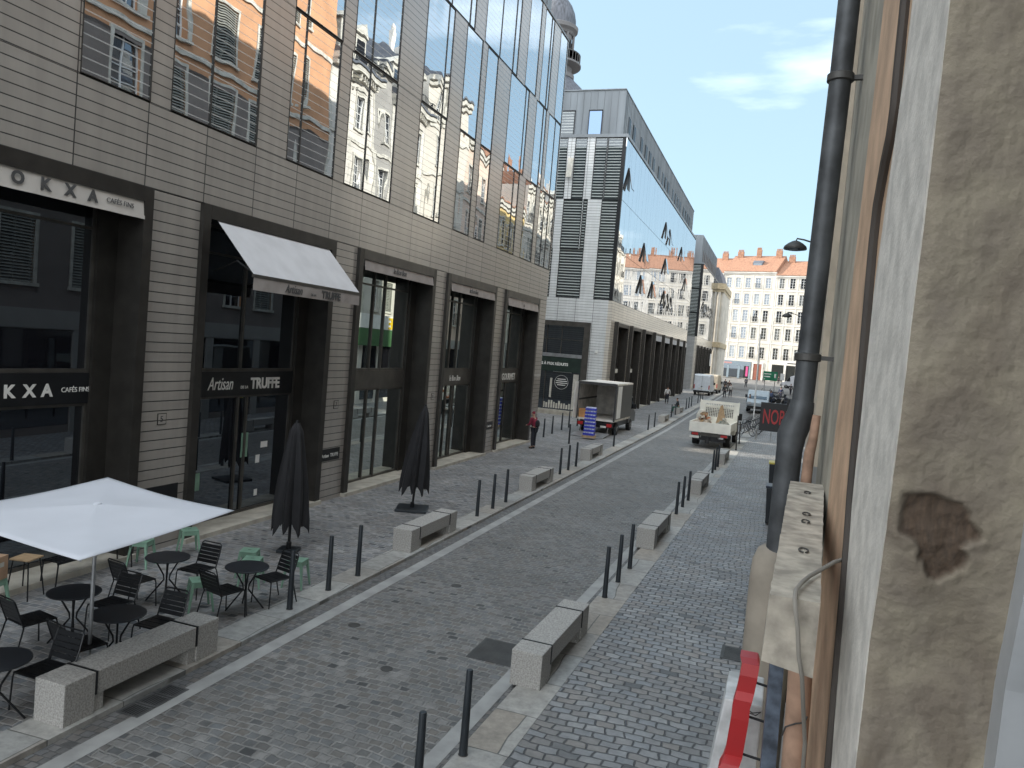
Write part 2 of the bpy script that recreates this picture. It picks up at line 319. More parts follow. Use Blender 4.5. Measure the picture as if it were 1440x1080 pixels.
M_['letters_grey'] = mat('grey_letters', (0.07, 0.07, 0.07), 0.7)
M_['parasol'] = mat('white_parasol_cloth', (0.58, 0.60, 0.65), 0.85, var=0.03, vscale=1.0, bump=0.003, bscale=3)
M_['blackcloth'] = mat('black_parasol_cloth', (0.012, 0.012, 0.014), 0.8, bump=0.003, bscale=12)
M_['green'] = mat('mint_green_paint', (0.20, 0.34, 0.25), 0.45, var=0.1)
M_['wood'] = mat('pale_wood', (0.42, 0.29, 0.17), 0.6, stretch=(1, 8, 1), vscale=6)
M_['white'] = mat('white_paint', (0.72, 0.72, 0.70), 0.35, var=0.04)
M_['rubber'] = mat('tyre_rubber', (0.014, 0.014, 0.014), 0.8)
M_['steel'] = mat('galvanised_steel', (0.42, 0.43, 0.44), 0.4, 0.7)
M_['road'] = setts('road_setts', (0.185, 0.18, 0.172), (0.118, 0.12, 0.12), (0.225, 0.22, 0.21), 0.165, 0.14, 0.022, patch=(0.78, 1.12), dist=0.045)
M_['pave_l'] = setts('left_pavement_setts', (0.25, 0.245, 0.24), (0.13, 0.14, 0.15), (0.30, 0.29, 0.28), 0.18, 0.13, 0.018, patch=(0.65, 1.2))
M_['pave_r'] = setts('right_pavement_setts', (0.27, 0.268, 0.265), (0.205, 0.204, 0.203), (0.075, 0.075, 0.078), 0.25, 0.15, 0.017, rough=0.45, dist=0.045, patch=(0.75, 1.15))
M_['kerbstone'] = setts('granite_kerb_slabs', (0.37, 0.36, 0.335), (0.30, 0.29, 0.27), (0.14, 0.14, 0.13), 1.0, 1.05, 0.012, bumpd=0.003, dist=0.004)
M_['band'] = mat('pale_granite_band', (0.34, 0.34, 0.33), 0.65, var=0.1, vscale=2.5, bump=0.002)
M_['gutter'] = setts('gutter_setts', (0.17, 0.165, 0.16), (0.12, 0.12, 0.12), (0.08, 0.08, 0.08), 0.12, 0.12, 0.012, bumpd=0.004)
M_['asphalt'] = mat('plaza_surface', (0.17, 0.16, 0.15), 0.8, var=0.12, vscale=0.3, bump=0.003, bscale=60)
M_['iron'] = mat('cast_iron', (0.085, 0.082, 0.078), 0.55, 0.5, bump=0.001)
def wallmat(n, c, c2=None, **k): return mat(n, c, 0.85, var=0.08, vscale=0.6, bump=0.004, bscale=18, col2=c2, **k)
M_['orange'] = wallmat('orange_render', (0.52, 0.28, 0.15))
M_['cream'] = wallmat('cream_stone', (0.56, 0.52, 0.45))
M_['cream2'] = wallmat('warm_cream_stone', (0.52, 0.45, 0.33))
M_['yellow'] = wallmat('yellow_render', (0.62, 0.46, 0.2))
M_['whitewall'] = wallmat('white_render', (0.58, 0.55, 0.50))
M_['pink'] = wallmat('pinkish_render', (0.60, 0.47, 0.38))
M_['greystone'] = wallmat('grey_stone', (0.30, 0.29, 0.27))
M_['tile'] = mat('terracotta_tiles', (0.30, 0.155, 0.095), 0.8, var=0.15, vscale=3, bump=0.03, bscale=3)
M_['slate'] = mat('slate_roof', (0.10, 0.11, 0.13), 0.5)
M_['trim'] = mat('pale_stone_trim', (0.52, 0.50, 0.44), 0.8)
M_['shutter'] = mat('grey_shutter', (0.24, 0.24, 0.21), 0.6)
M_['pane'] = mirror_glass('old_window_glass', tint=(0.7, 0.75, 0.8), fac=0.25, inner=(0.02, 0.022, 0.026), wob=0.003)
M_['curtain_pane'] = mirror_glass('curtained_window_glass', tint=(0.7, 0.75, 0.8), fac=0.22, inner=(0.16, 0.16, 0.15), wob=0.003)
M_['skin'] = mat('skin', (0.42, 0.25, 0.18), 0.55)
M_['hair'] = mat('dark_hair', (0.02, 0.015, 0.012), 0.6)
def paint(n, c, r=0.4): return mat(n, c, r, var=0.05)

# ---------------------------------------------------------------- ground
def g(y):
    if y <= 52: return 0.0
    return min((y-52)*0.0103, 1.4)
YB = [-25, 52, 100, 150, 188, 320]
def ribbon(name, xa, xb, m, dz, y0=-25, y1=190, kind='structure'):
    """strip of ground between x = xa(y) and xb(y)"""
    fa = xa if callable(xa) else (lambda y: xa); fb = xb if callable(xb) else (lambda y: xb)
    ys = [y0] + [y for y in YB if y0 < y < y1] + [y1]; b = MB()
    for a, c in zip(ys[:-1], ys[1:]):
        b.quad((fa(a), a, g(a)+dz), (fb(a), a, g(a)+dz), (fb(c), c, g(c)+dz), (fa(c), c, g(c)+dz))
    return tag(b.build(name, m), kind=kind)
RX = lambda o: (lambda y: o + 0.024*(min(y, 60)-8))
b = MB()
ys = [-300, 52, 188, 700]
for a, c in zip(ys[:-1], ys[1:]): b.quad((-500, a, g(a)-0.12), (500, a, g(a)-0.12), (500, c, g(c)-0.12), (-500, c, g(c)-0.12))
tag(b.build('ground', M_['asphalt']), kind='structure')
ribbon('road', -6.62, RX(-3.40), M_['road'], -0.06, y1=125)
ribbon('pale_stone_band', -6.85, -6.62, M_['band'], -0.056, y1=125)
ribbon('gutter', -7.12, -6.85, M_['gutter'], -0.06, y1=125)
ribbon('pale_stone_band', RX(-3.40), RX(-3.19), M_['band'], -0.056, y1=60)
ribbon('gutter', RX(-3.19), RX(-3.08), M_['gutter'], -0.06, y1=60)
def kerb(name, xa, xb, y1):
    fa = xa if callable(xa) else (lambda y: xa); fb = xb if callable(xb) else (lambda y: xb)
    ys = [-25] + [y for y in YB if -25 < y < y1] + [y1]; b = MB()
    for a, c in zip(ys[:-1], ys[1:]):
        p = [(fa(a), a, g(a)-0.3), (fb(a), a, g(a)-0.3), (fb(c), c, g(c)-0.3), (fa(c), c, g(c)-0.3)]
        b.hexa(p + [(q[0], q[1], q[2]+0.306) for q in p])
    tag(b.build(name, M_['kerbstone']), kind='structure')
kerb('kerb', -7.68, -7.12, 125)
kerb('kerb', RX(-3.08), RX(-2.52), 60)
ribbon('pavement', -12.4, -7.68, M_['pave_l'], 0.0, y1=37.5)
ribbon('pavement', -45, -7.68, M_['pave_l'], 0.0, y0=37.5, y1=53.5)
ribbon('pavement', -12.4, -7.68, M_['pave_l'], 0.0, y0=53.5, y1=125)
ribbon('pavement', RX(-2.52), 3.6, M_['pave_r'], 0.0, y1=60)
ribbon('plaza', -140, 140, M_['asphalt'], -0.02, y0=125, y1=186)
ribbon('pavement', -60, 60, M_['band'], 0.02, y0=172, y1=200) if False else None
ribbon('road', RX(-3.40), 6.0, M_['asphalt'], -0.03, y0=60.1, y1=125)
# ---------------------------------------------------------------- modern office buildings on the left
XF = -11.5
def fill_clad(b, x0, x1, y0, y1, z0, z1, wins):
    """boxes of wall between glazed intervals"""
    y = y0
    for (a, c) in wins:
        if a > y + 1e-3: b.box(x0, x1, y, a, z0, z1)
        y = c
    if y < y1 - 1e-3: b.box(x0, x1, y, y1, z0, z1)
def street_window(root, ya, yb, mull, z0, z1, m, x=XF, seam=None):
    fr = MB(); t = 0.016
    fr.box(x-0.1, x+0.012, ya, ya+t, z0+t, z1-t); fr.box(x-0.1, x+0.012, yb-t, yb, z0+t, z1-t)
    fr.box(x-0.1, x+0.012, ya, yb, z0, z0+t); fr.box(x-0.1, x+0.012, ya, yb, z1-t, z1)
    for q in mull: fr.box(x-0.1, x+0.012, q-0.009, q+0.009, z0+t, z1-t)
    f = fr.build('window', M_['bronze'], root)
    es = [ya+t] + [v for q in mull for v in (q-0.009, q+0.009)] + [yb-t]
    for i in range(0, len(es), 2):
        p = MB(); tw = random.uniform(-0.003, 0.003); tz = random.uniform(-0.002, 0.002)
        p.hexa([(x-0.06, es[i], z0+t), (x-0.015-tw+tz, es[i], z0+t), (x-0.015+tw+tz, es[i+1], z0+t), (x-0.06, es[i+1], z0+t),
                (x-0.06, es[i], z1-t), (x-0.015-tw-tz, es[i], z1-t), (x-0.015+tw-tz, es[i+1], z1-t), (x-0.06, es[i+1], z1-t)])
        p.build('pane', m, f)
    return f

def shopfront(root, y0, y1, zb, zt, xf=XF, glass='shopglass', door=None, mulls=(0.45,), posts=True, lintel='bronze', band='bronze', x=None):
    rec = 0.62; ji, jo = 0.22, 0.10
    F = MB().box(xf-rec-0.3, xf+jo+0.003, y0+ji, y1-ji, zt-0.27, zt).build('shopfront', M_[lintel], root)
    MB().box(xf-rec-0.3, xf+jo, y0, y0+ji, zb, zt).build('jamb', M_['bronze'], F)
    MB().box(xf-rec-0.3, xf+jo, y1-ji, y1, zb, zt).build('jamb', M_['bronze'], F)
    xg = xf-rec; ya, yb = y0+ji, y1-ji-0.42
    MB().box(xg-0.05, xg+0.12, yb, y1-ji, zb, zt-0.27).build('side_panel', M_['bronze'], F)
    MB().box(xf-rec-0.25, xf+0.16, y0-0.02, y1+0.02, zb-0.1, zb+0.1).build('stone_sill', M_['sill'], F)
    z3, z4 = zb+2.98, zb+3.55
    MB().box(xg-0.05, xg+0.07, ya, yb, z3, z4).build('sign_band', M_[band], F)
    z0 = zb+0.1; f2 = MB(); zs = (z0, z3, z4, zt-0.27)
    for (za, zc) in ((z0, z3), (z4, zt-0.27)):
        ms = [ya + (yb-ya)*q for q in mulls]
        if za == z0: ms = sorted(ms + ([door] if door else []))
        for q in ms: f2.box(xg-0.02, xg+0.05, q-0.03, q+0.03, za, zc)
        f2.box(xg-0.02, xg+0.045, ya, ya+0.06, za, zc); f2.box(xg-0.02, xg+0.045, yb-0.06, yb, za, zc)
        f2.box(xg-0.02, xg+0.04, ya, yb, za, za+0.07); f2.box(xg-0.02, xg+0.04, ya, yb, zc-0.05, zc)
        es = [ya] + ms + [yb]
        for i in range(len(es)-1):
            MB().box(xg-0.03, xg, es[i]+0.03, es[i+1]-0.03, za+0.05, zc-0.03).build('pane', M_[glass], F)
    f2.box(xg-0.02, xg+0.04, ya, yb, zt-0.9, zt-0.85)
    f2.build('glazing_bars', M_['bronze2'], F)
    return F

ob = thing('office_building', 'bronze grey plank-clad building with tall mirror windows over the cafe terrace', 'building', (XF, 15, 0), world=True)
FL = [8.63, 12.17, 15.86, 20.05]
F1 = [(4.8, 6.9, [5.6]), (9.85, 11.37, []), (11.87, 14.42, [12.95]), (15.52, 17.54, [16.03]), (18.06, 20.65, [19.07]), (22.16, 24.15, [23.74]), (25.32, 26.77, []), (27.27, 28.40, []), (29.8, 31.9, [31.23]), (32.76, 34.41, []), (34.96, 37.4, [35.76, 36.5])]
F2 = [(5.2, 7.2, [5.9]), (9.0, 11.3, [10.2]), (12.4, 14.4, [13.2]), (15.52, 17.58, [16.03]), (18.14, 20.62, [19.09]), (22.19, 24.2, [23.76]), (25.28, 26.77, []), (27.27, 28.40, []), (29.9, 32.31, [31.91]), (33.4, 34.93, [34.89-0.4]), (35.0+0.36, 37.4, [36.46])]
F3 = [(8.2, 10.6, [9.0]), (12.0, 14.2, [13.5]), (16.2, 18.8, [17.7]), (19.9, 21.4, []), (22.3, 25.91, [23.9, 25.46]), (26.9, 30.57, [28.51, 30.04]), (31.61, 33.14, []), (33.68, 35.07, [34.7]), (36.15, 37.4, [])]
wl = MB()
wl.box(-36, XF-0.3, -8, 37.15, 7.08, 20.0).box(-36, XF-1.0, -8, 37.15, 0, 7.07)
ob_core = wl.build('inner_walls', M_['dark'], ob)
cl = MB()
for k, Fs in enumerate((F1, F2, F3)):
    fill_clad(cl, XF-0.3, XF, -8, 37.5, FL[k]+0.006, FL[k+1]-0.006, [(a, c) for a, c, _ in Fs])
cl.box(XF-0.3, XF, -8, 37.5, 7.09, FL[0]-0.006)
SF = [(0.4, 5.3), (6.5, 11.5), (12.83, 17.81), (19.02, 24.1), (25.12, 30.08), (31.25, 36.12)]
fill_clad(cl, XF-0.3, XF, -8, 37.5, 0.0, 7.075, SF)
cl.box(XF-12, XF-0.3, 37.2, 37.5, 0, 20.0)
cl.build('cladding', M_['clad'], ob)
MB().box(XF-0.28, XF-0.02, -8, 37.48, FL[0]-0.02, FL[0]+0.02).box(XF-0.28, XF-0.02, -8, 37.48, FL[1]-0.02, FL[1]+0.02).box(XF-0.28, XF-0.02, -8, 37.48, FL[2]-0.02, FL[2]+0.02).build('floor_joints', M_['black'], ob)
MB().box(-36, XF+0.03, -8, 37.53, 20.051, 20.13).build('roof_edge', M_['zinc'], ob)
at = MB().box(-34, -12.5, -8, 37.3, 20.13, 23.4)
for i in range(75): at.box(-12.5, -12.44, -7.9+i*0.6, -7.85+i*0.6, 20.13, 23.4)
at.build('roof_storey', M_['zinc'], ob)
for k, Fs in enumerate((F1, F2, F3)):
    for a, c, mm in Fs: street_window(ob, a, c, mm, FL[k]+0.03, FL[k+1]-0.012, M_['glass'])
sfo = []
for i, (a, c) in enumerate(SF):
    sfo.append(shopfront(ob, a, c, 0.0, 7.07, glass=('shopglass_dark' if i < 3 else 'shopglass'), door=(a+2.6 if i in (2, 4) else None), mulls=((0.5,) if i < 3 else (0.45, 0.62)), lintel=('bronze' if i < 3 else 'bronze2'), band=('black' if i in (1, 2) else 'bronze2')))
xs = XF-0.62+0.075
# shop names
for ch, yy in zip('MOKXA', (8.5, 8.9, 9.3, 9.66, 10.0)): text('letter', ch, 0.3, (xs, yy-0.1, 3.14), '+x', M_['white_letters'], sfo[1], bold=0.012)
text('lettering', 'CAFÉS FINS', 0.125, (xs, 10.28, 3.2), '+x', M_['white_letters'], sfo[1], sx=0.95)
text('lettering', 'Artisan', 0.42, (xs, 14.0, 3.13), '+x', M_['white_letters'], sfo[2], shear=0.3, sx=0.68)
text('lettering', 'DE LA', 0.1, (xs, 15.12, 3.14), '+x', M_['white_letters'], sfo[2])
text('lettering', 'TRUFFE', 0.36, (xs, 15.48, 3.14), '+x', M_['white_letters'], sfo[2], bold=0.014, sx=0.93)
text('lettering', 'le Bon Bon', 0.3, (xs, 27.3, 3.13), '+x', M_['white_letters'], sfo[4], shear=0.2, sx=0.8)
text('lettering', 'IGOURMET', 0.42, (xs, 33.15, 3.08), '+x', M_['white_letters'], sfo[5], bold=0.01, sx=0.92)
# rolled awnings: valance cloth and cassette
def valance(i, m, z0, z1, cass=True):
    a, c = SF[i]; F = sfo[i]; b = MB(); n = 24
    a += 0.32; c -= 0.2; top = []
    for k in range(n+1):
        y = a+(c-a)*k/n; w_ = 0.012*math.sin(k*1.7)
        top.append((y, w_))
    for k in range(n):
        (ya, wa), (yb, wb) = top[k], top[k+1]
        b.hexa([(XF+0.10+wa, ya, z0), (XF+0.106+wa, ya, z0), (XF+0.106+wb, yb, z0), (XF+0.10+wb, yb, z0), (XF+0.06, ya, z1), (XF+0.066, ya, z1), (XF+0.066, yb, z1), (XF+0.06, yb, z1)])
    v = b.build('awning', m, F, smooth=True)
    MB().tube((XF+0.04, a, z1+0.05), (XF+0.04, c, z1+0.05), 0.055).build('awning_roller', M_['steel'], F, smooth=True)
    return v
v0 = valance(1, mat('cream_valance_cloth', (0.50, 0.47, 0.43), 0.85, var=0.04), 6.47, 6.85)
for ch, yy in zip('MOKXA', (8.2, 8.75, 9.25, 9.7, 10.15)): text('letter', ch, 0.27, (XF+0.112, yy-0.1, 6.57), '+x', M_['letters_grey'], v0, bold=0.012)
text('lettering', 'CAFÉS FINS', 0.12, (XF+0.112, 10.42, 6.62), '+x', M_['letters_grey'], v0)
v2 = valance(3, M_['awn2'], 6.50, 6.84); text('lettering', 'le Bon Bon', 0.24, (XF+0.114, 21.0, 6.58), '+x', M_['letters_grey'], v2, shear=0.2, sx=0.8)
v3 = valance(4, M_['awn2'], 6.48, 6.82); text('lettering', 'le Bon Bon', 0.24, (XF+0.114, 27.1, 6.56), '+x', M_['letters_grey'], v3, shear=0.2, sx=0.8)
v4 = valance(5, M_['awn2'], 6.42, 6.78); text('letter', 'O', 0.18, (XF+0.114, 33.6, 6.5), '+x', M_['letters_grey'], v4)
# the open awning
aw = MB(); ya, yb = 13.28, 17.5; n = 16
for k in range(n):
    y1_, y2_ = ya+(yb-ya)*k/n, ya+(yb-ya)*(k+1)/n
    aw.hexa([(XF+0.02, y1_, 6.84), (XF+0.02, y2_, 6.84), (-10.44, y2_, 5.72), (-10.44, y1_, 5.72), (XF+0.02, y1_, 6.85), (XF+0.02, y2_, 6.85), (-10.44, y2_, 5.73), (-10.44, y1_, 5.73)])
AW = aw.build('awning', M_['awn'], sfo[2])
MB().box(-10.47, -10.42, ya-0.02, yb+0.02, 5.66, 5.73).build('awning_bar', M_['bronze2'], sfo[2])
vl = MB()
for k in range(n):
    y1_, y2_ = ya+(yb-ya)*k/n, ya+(yb-ya)*(k+1)/n
    w1, w2 = 0.01*math.sin(k*2.1), 0.01*math.sin((k+1)*2.1)
    vl.hexa([(-10.435+w1, y1_, 5.40), (-10.43+w1, y1_, 5.40), (-10.43+w2, y2_, 5.40), (-10.435+w2, y2_, 5.40), (-10.435, y1_, 5.66), (-10.43, y1_, 5.66), (-10.43, y2_, 5.66), (-10.435, y2_, 5.66)])
VL = vl.build('valance', M_['awn2'], sfo[2])
text('lettering', 'Artisan', 0.27, (-10.415, 14.35, 5.45), '+x', M_['letters_grey'], VL, shear=0.3, sx=0.8)
text('lettering', 'DE LA', 0.08, (-10.415, 15.33, 5.46), '+x', M_['letters_grey'], VL)
text('lettering', 'TRUFFE', 0.24, (-10.415, 15.78, 5.45), '+x', M_['letters_grey'], VL, bold=0.01)
am = MB()
for y in (ya+0.15, yb-0.15): am.path([(XF-0.1, y, 5.75), (-11.0, y, 6.0), (-10.47, y, 5.7)], 0.02)
am.build('awning_arm', M_['black'], sfo[2])
# paper notices on the door
for (y, z, wy, hz_) in ((16.1, 1.62, 0.26, 0.15), (15.93, 1.25, 0.15, 0.2), (15.35, 1.45, 0.24, 0.6), (15.95, 0.42, 0.12, 0.16), (13.7, 0.85, 0.3, 0.4)):
    MB().box(xs-0.07, xs-0.062, y, y+wy, z, z+hz_).build('notice', M_['white'] if wy != 0.24 and wy != 0.3 else M_['green'], sfo[2])
# house numbers and small plaques
for (y, n_, lb) in ((12.0, '5', 'small square number plate between the coffee shop and the truffle shop'), (18.35, '7', 'small square number plate just right of the truffle shop'), (24.6, '9', 'small square number plate between the two bonbon shop windows')):
    s_ = thing('house_number_sign', lb, 'sign', (XF, y, 2.55), world=True)
    MB().box(XF, XF+0.012, y, y+0.23, 2.55, 2.78).build('plate', M_['bronze'], s_)
    MB().box(XF+0.012, XF+0.015, y+0.015, y+0.215, 2.565, 2.765).build('face', M_['clad'], s_)
    text('numeral', n_, 0.17, (XF+0.016, y+0.06, 2.61), '+x', M_['letters_grey'], s_)
for (y, z, wy, body, lb) in ((11.7, 0.98, 0.95, 'KXA', 'black name plaque low on the wall left of the truffle shop'), (17.85, 1.12, 0.95, 'Artisan  TRUFFE', 'black name plaque on the wall right of the truffle shop'), (30.25, 1.05, 0.75, 'le Bon Bon', 'black name plaque on the narrow wall before the gourmet shop')):
    s_ = thing('wall_sign', lb, 'sign', (XF, y, z), world=True)
    MB().box(XF, XF+0.02, y, y+wy, z, z+0.33).build('plate', M_['black'], s_)
    text('lettering', body, 0.14, (XF+0.021, y+0.06, z+0.1), '+x', M_['letters_grey'] if False else M_['white_letters'], s_, sx=0.85)

# ---- second building
o2 = thing('office_building', 'long glass and grey building with tilted-open windows beyond the side street', 'building', (XF, 75, 0), world=True)
Y0, Y1 = 53.2, 98.8
MB().box(-34, XF-0.3, Y0+0.3, Y1-0.02, 7.0, 19.7).box(-34, XF-1.0, Y0+0.3, Y1-0.02, 0, 6.99).build('inner_walls', M_['dark'], o2)
c2 = MB(); c2.box(XF-0.3, XF, Y0, Y1, 7.0, 8.38)
S2 = [(54.45+5.85*i, 54.45+5.85*i+5.1) for i in range(7)] + [(95.4, 98.6)]
fill_clad(c2, XF-0.3, XF, Y0, Y1, 0, 6.99, S2)
c2.build('cladding', M_['clad2'], o2)
for i, (a, c) in enumerate(S2):
    zb = g(a); F = shopfront(o2, a, c, zb, 6.98, glass='shopglass_dark', mulls=(0.33, 0.66), lintel='bronze')
    MB().box(XF-0.3, XF+0.3, a-0.02, a+0.22, zb, 7.0).build('fin', M_['bronze'], F)
    if i >= 3: MB().box(XF+0.1, XF+0.13, a+0.25, c-0.2, 6.25, 6.75).build('awning', M_['awn'], F)
    if i in (0, 1): MB().box(XF+0.05, XF+0.12, a+1.0, a+2.0, 3.3, 3.6).build('nameplate', M_['trim'], F)
# street side glass: three floors of frameless panes
vents = [(54.6, 17.95), (63.2, 13.95), (73.6, 17.5), (76.5, 17.3), (75.2, 14.3), (63.0, 11.3), (68.8, 11.4), (76.2, 11.3), (78.7, 11.2), (81.3, 11.1), (91.6, 14.2), (86, 17.0)]
def glass_wall(root, y0, y1, zs, step=1.545, x=XF, vents=()):
    k = 0
    for z0, z1 in zip(zs[:-1], zs[1:]):
        y = y0
        while y < y1-0.1:
            wd = random.choice((step, step, step*0.62, step*0.38, step)); yn = min(y+wd, y1)
            t1 = random.uniform(-0.0022, 0.0022); t2 = random.uniform(-0.0022, 0.0022)
            p = MB(); p.hexa([(x-0.05, y+0.012, z0+0.015), (x-t1, y+0.012, z0+0.015), (x+t2, yn-0.012, z0+0.015), (x-0.05, yn-0.012, z0+0.015),
                              (x-0.05, y+0.012, z1-0.015), (x-t2, y+0.012, z1-0.015), (x+t1, yn-0.012, z1-0.015), (x-0.05, yn-0.012, z1-0.015)])
            p.build('pane', M_['glass2'], root); y = yn; k += 1
    MB().box(x-0.3, x-0.055, y0, y1, zs[0], zs[-1]).build('window_backing', M_['black'], root)
    for (yv, zv) in vents:
        F = MB().box(x-0.02, x+0.012, yv-0.02, yv+0.92, zv-1.5, zv).build('open_window', M_['bronze'], root)
        h = 1.48; ox = 0.32
        MB().hexa([(x+0.02, yv, zv), (x+0.05, yv, zv), (x+0.05, yv+0.9, zv), (x+0.02, yv+0.9, zv),
                   (x+ox, yv, zv-h), (x+ox+0.03, yv, zv-h), (x+ox+0.03, yv+0.9, zv-h), (x+ox, yv+0.9, zv-h)]).build('sash', M_['bronze'], F)
        MB().hexa([(x+0.052, yv+0.03, zv-0.02), (x+0.056, yv+0.03, zv-0.02), (x+0.056, yv+0.87, zv-0.02), (x+0.052, yv+0.87, zv-0.02),
                   (x+ox+0.022, yv+0.03, zv-h+0.03), (x+ox+0.036, yv+0.03, zv-h+0.03), (x+ox+0.036, yv+0.87, zv-h+0.03), (x+ox+0.022, yv+0.87, zv-h+0.03)]).build('pane', M_['glass2'], F)
glass_wall(o2, Y0+0.02, Y1-0.02, [8.4, 11.9, 15.42, 19.72], vents=vents)
# end wall facing the side street
e2 = MB(); yE = Y0
EW = {0: [(-34, -17.6), (-17.3, -16.2), (-15.68, -13.92), (-12.92, -11.56)], 1: [(-34, -17.6), (-17.0, -16.25), (-15.7, -14.3-0.0), (-14.25, -13.92), (-12.92, -11.56)], 2: [(-34, -17.4), (-16.9, -15.72), (-15.19, -14.31), (-13.74, -12.87), (-12.83, -11.56)]}
zs2 = [8.42, 11.9, 15.42, 19.72]
def fill_x(b, y0, y1, z0, z1, wins):
    x = -34
    for (a, c) in wins:
        if a > x+1e-3: b.box(x, a, y0, y1, z0, z1)
        x = c
    if x < XF-0.301: b.box(x, XF-0.301, y0, y1, z0, z1)
for k in range(3):
    fill_x(e2, yE-0.002, yE+0.29, zs2[k], zs2[k+1], EW[k] if k else EW[0])
e2.box(-34, XF-0.301, yE-0.002, yE+0.29, 6.75, 8.42); e2.box(-12.9, XF-0.301, yE-0.002, yE+0.29, 0, 6.75); e2.box(-34, -18.2, yE-0.002, yE+0.29, 0, 6.75)
e2.build('end_cladding', M_['clad_end'], o2)
for k in range(3):
    for (a, c) in EW[k]:
        fr = MB(); t = 0.035; y = yE
        z0, z1 = zs2[k], zs2[k+1]
        fr.box(a, a+t, y-0.01, y+0.1, z0+t, z1-t).box(c-t, c, y-0.01, y+0.1, z0+t, z1-t).box(a, c, y-0.01, y+0.1, z0, z0+t).box(a, c, y-0.01, y+0.1, z1-t, z1)
        F = fr.build('window', M_['black'], o2)
        MB().box(a+t, c-t, y+0.05, y+0.08, z0+t, z1-t).build('pane', M_['louvre'], F)
MB().hexa([(-15.62, yE-0.3, 16.9), (-15.22, yE-0.3, 16.9), (-15.22, yE-0.26, 16.9), (-15.62, yE-0.26, 16.9), (-15.62, yE-0.06, 18.3), (-15.22, yE-0.06, 18.3), (-15.22, yE-0.02, 18.3), (-15.62, yE-0.02, 18.3)]).build('open_flap', M_['trim'], o2)
# end shop
Fe = MB().box(-13.35, -12.9, yE-0.12, yE+0.3, 0, 6.75).box(-18.2, -13.35, yE-0.12, yE+0.3, 6.4, 6.75).box(-18.2, -17.9, yE-0.12, yE+0.3, 0, 6.4).build('shopfront', M_['bronze2'], o2)
MB().box(-17.9, -13.35, yE+0.15, yE+0.2, 3.55, 6.4).build('pane', M_['shopglass_dark'], Fe)
MB().box(-17.9, -13.35, yE+0.15, yE+0.2, 0.35, 3.1).build('pane', M_['shopglass_dark'], Fe)
MB().box(-17.9, -13.35, yE+0.05, yE+0.22, 3.1, 4.15).build('sign_band', mat('dark_green_band', (0.02, 0.035, 0.028), 0.4), Fe)
MB().box(-17.9, -13.35, yE+0.03, yE+0.15, 4.15, 4.4).build('transom', M_['steel'], Fe)
MB().box(-18.2, -12.9, yE-0.2, yE+0.1, 0, 0.35).build('stone_sill', M_['sill'], Fe)
gb = MB()
for x in (-16.9, -16.1, -15.0): gb.box(x-0.03, x+0.03, yE+0.1, yE+0.15, 4.4, 6.4)
gb.box(-17.9, -13.35, yE+0.1, yE+0.149, 5.4, 5.45).box(-16.03, -15.97, yE+0.1, yE+0.15, 0.35, 3.1).build('glazing_bars', M_['bronze2'], Fe)
text('lettering', 'LIVRES NEUFS À PRIX RÉDUITS', 0.27, (-17.75, yE+0.045, 3.55), '-y', M_['white_letters'], Fe, bold=0.01, sx=0.93)
rg = MB(); 
for i in range(32):
    t, u = 2*math.pi*i/32, 2*math.pi*(i+1)/32
    rg.tube((-14.75+0.5*math.cos(t), yE+0.14, 2.35+0.5*math.sin(t)), (-14.75+0.5*math.cos(u), yE+0.14, 2.35+0.5*math.sin(u)), 0.012, n=4)
for dz, wd in ((0.22, 0.3), (0.08, 0.4), (-0.06, 0.42), (-0.2, 0.3), (0.75, 0.7)): rg.box(-14.75-wd, -14.75+wd, yE+0.135, yE+0.145, 2.35+dz-0.03, 2.35+dz+0.03)
rg.build('round_window_sticker', M_['white_letters'], Fe)
MB().box(-15.6, -15.45, yE+0.13, yE+0.14, 1.2, 2.6).box(-13.9, -13.5, yE+0.13, yE+0.14, 0.5, 3.0).build('poster', M_['trim'], Fe)
# shop display of low white things behind the glass
ds = MB()
for i in range(14): x = -16.0+i*0.19; ds.box(x, x+0.13, yE+0.125, yE+0.145, 0.45, 0.75+0.25*random.random())
ds.build('book_display', M_['trim'], Fe)
MB().box(XF-0.95, XF-0.78, yE-0.08, yE, 4.65, 4.85).build('alarm_box', M_['white'], o2)
# attic in standing seam zinc
az = MB().box(-34, -12.0, Y0+0.5, Y1-0.6, 19.95, 23.15)
for i in range(90):
    y = Y0+0.5+i*0.5
    if y < Y1-0.6: az.box(-12.0, -11.96, y, y+0.03, 19.95, 23.15)
for i in range(44):
    x = -34+i*0.5; az.box(x, x+0.03, Y0+0.46, Y0+0.5, 19.95, 23.15)
az.build('attic', M_['zinc'], o2)
MB().box(-34, XF+0.06, Y0-0.05, Y1, 19.73, 19.95).build('ledge', M_['zinc'], o2)
MB().box(-34, -11.95, Y0+0.42, Y1-0.55, 23.15, 23.22).build('roof_edge', M_['zinc'], o2)
for (a, c) in ((-16.9, -15.5), (-14.5, -13.5)):
    F = MB().box(a, a+0.05, Y0+0.38, Y0+0.5, 20.0, 21.75).box(c-0.05, c, Y0+0.38, Y0+0.5, 20.0, 21.75).box(a, c, Y0+0.38, Y0+0.5, 21.7, 21.78).build('window', M_['black'], o2)
    MB().box(a+0.05, c-0.05, Y0+0.42, Y0+0.46, 20.0, 21.7).build('pane', M_['louvre'] if a < -15 else mirror_glass('blue_glass', tint=(0.3, 0.42, 0.6), fac=0.6), F)
y = 55.3; i = 0
while y < Y1-2:
    F = MB().box(-12.0, -11.94, y, y+0.85, 20.0, 21.75).build('window', M_['black'], o2)
    MB().box(-11.945, -11.93, y+0.3, y+0.8, 20.02, 21.7).build('pane', mirror_glass('attic_glass', fac=0.2) if i == 0 else bpy.data.materials['attic_glass'], F)
    y += (1.9, 3.2, 2.2, 1.9)[i % 4]; i += 1

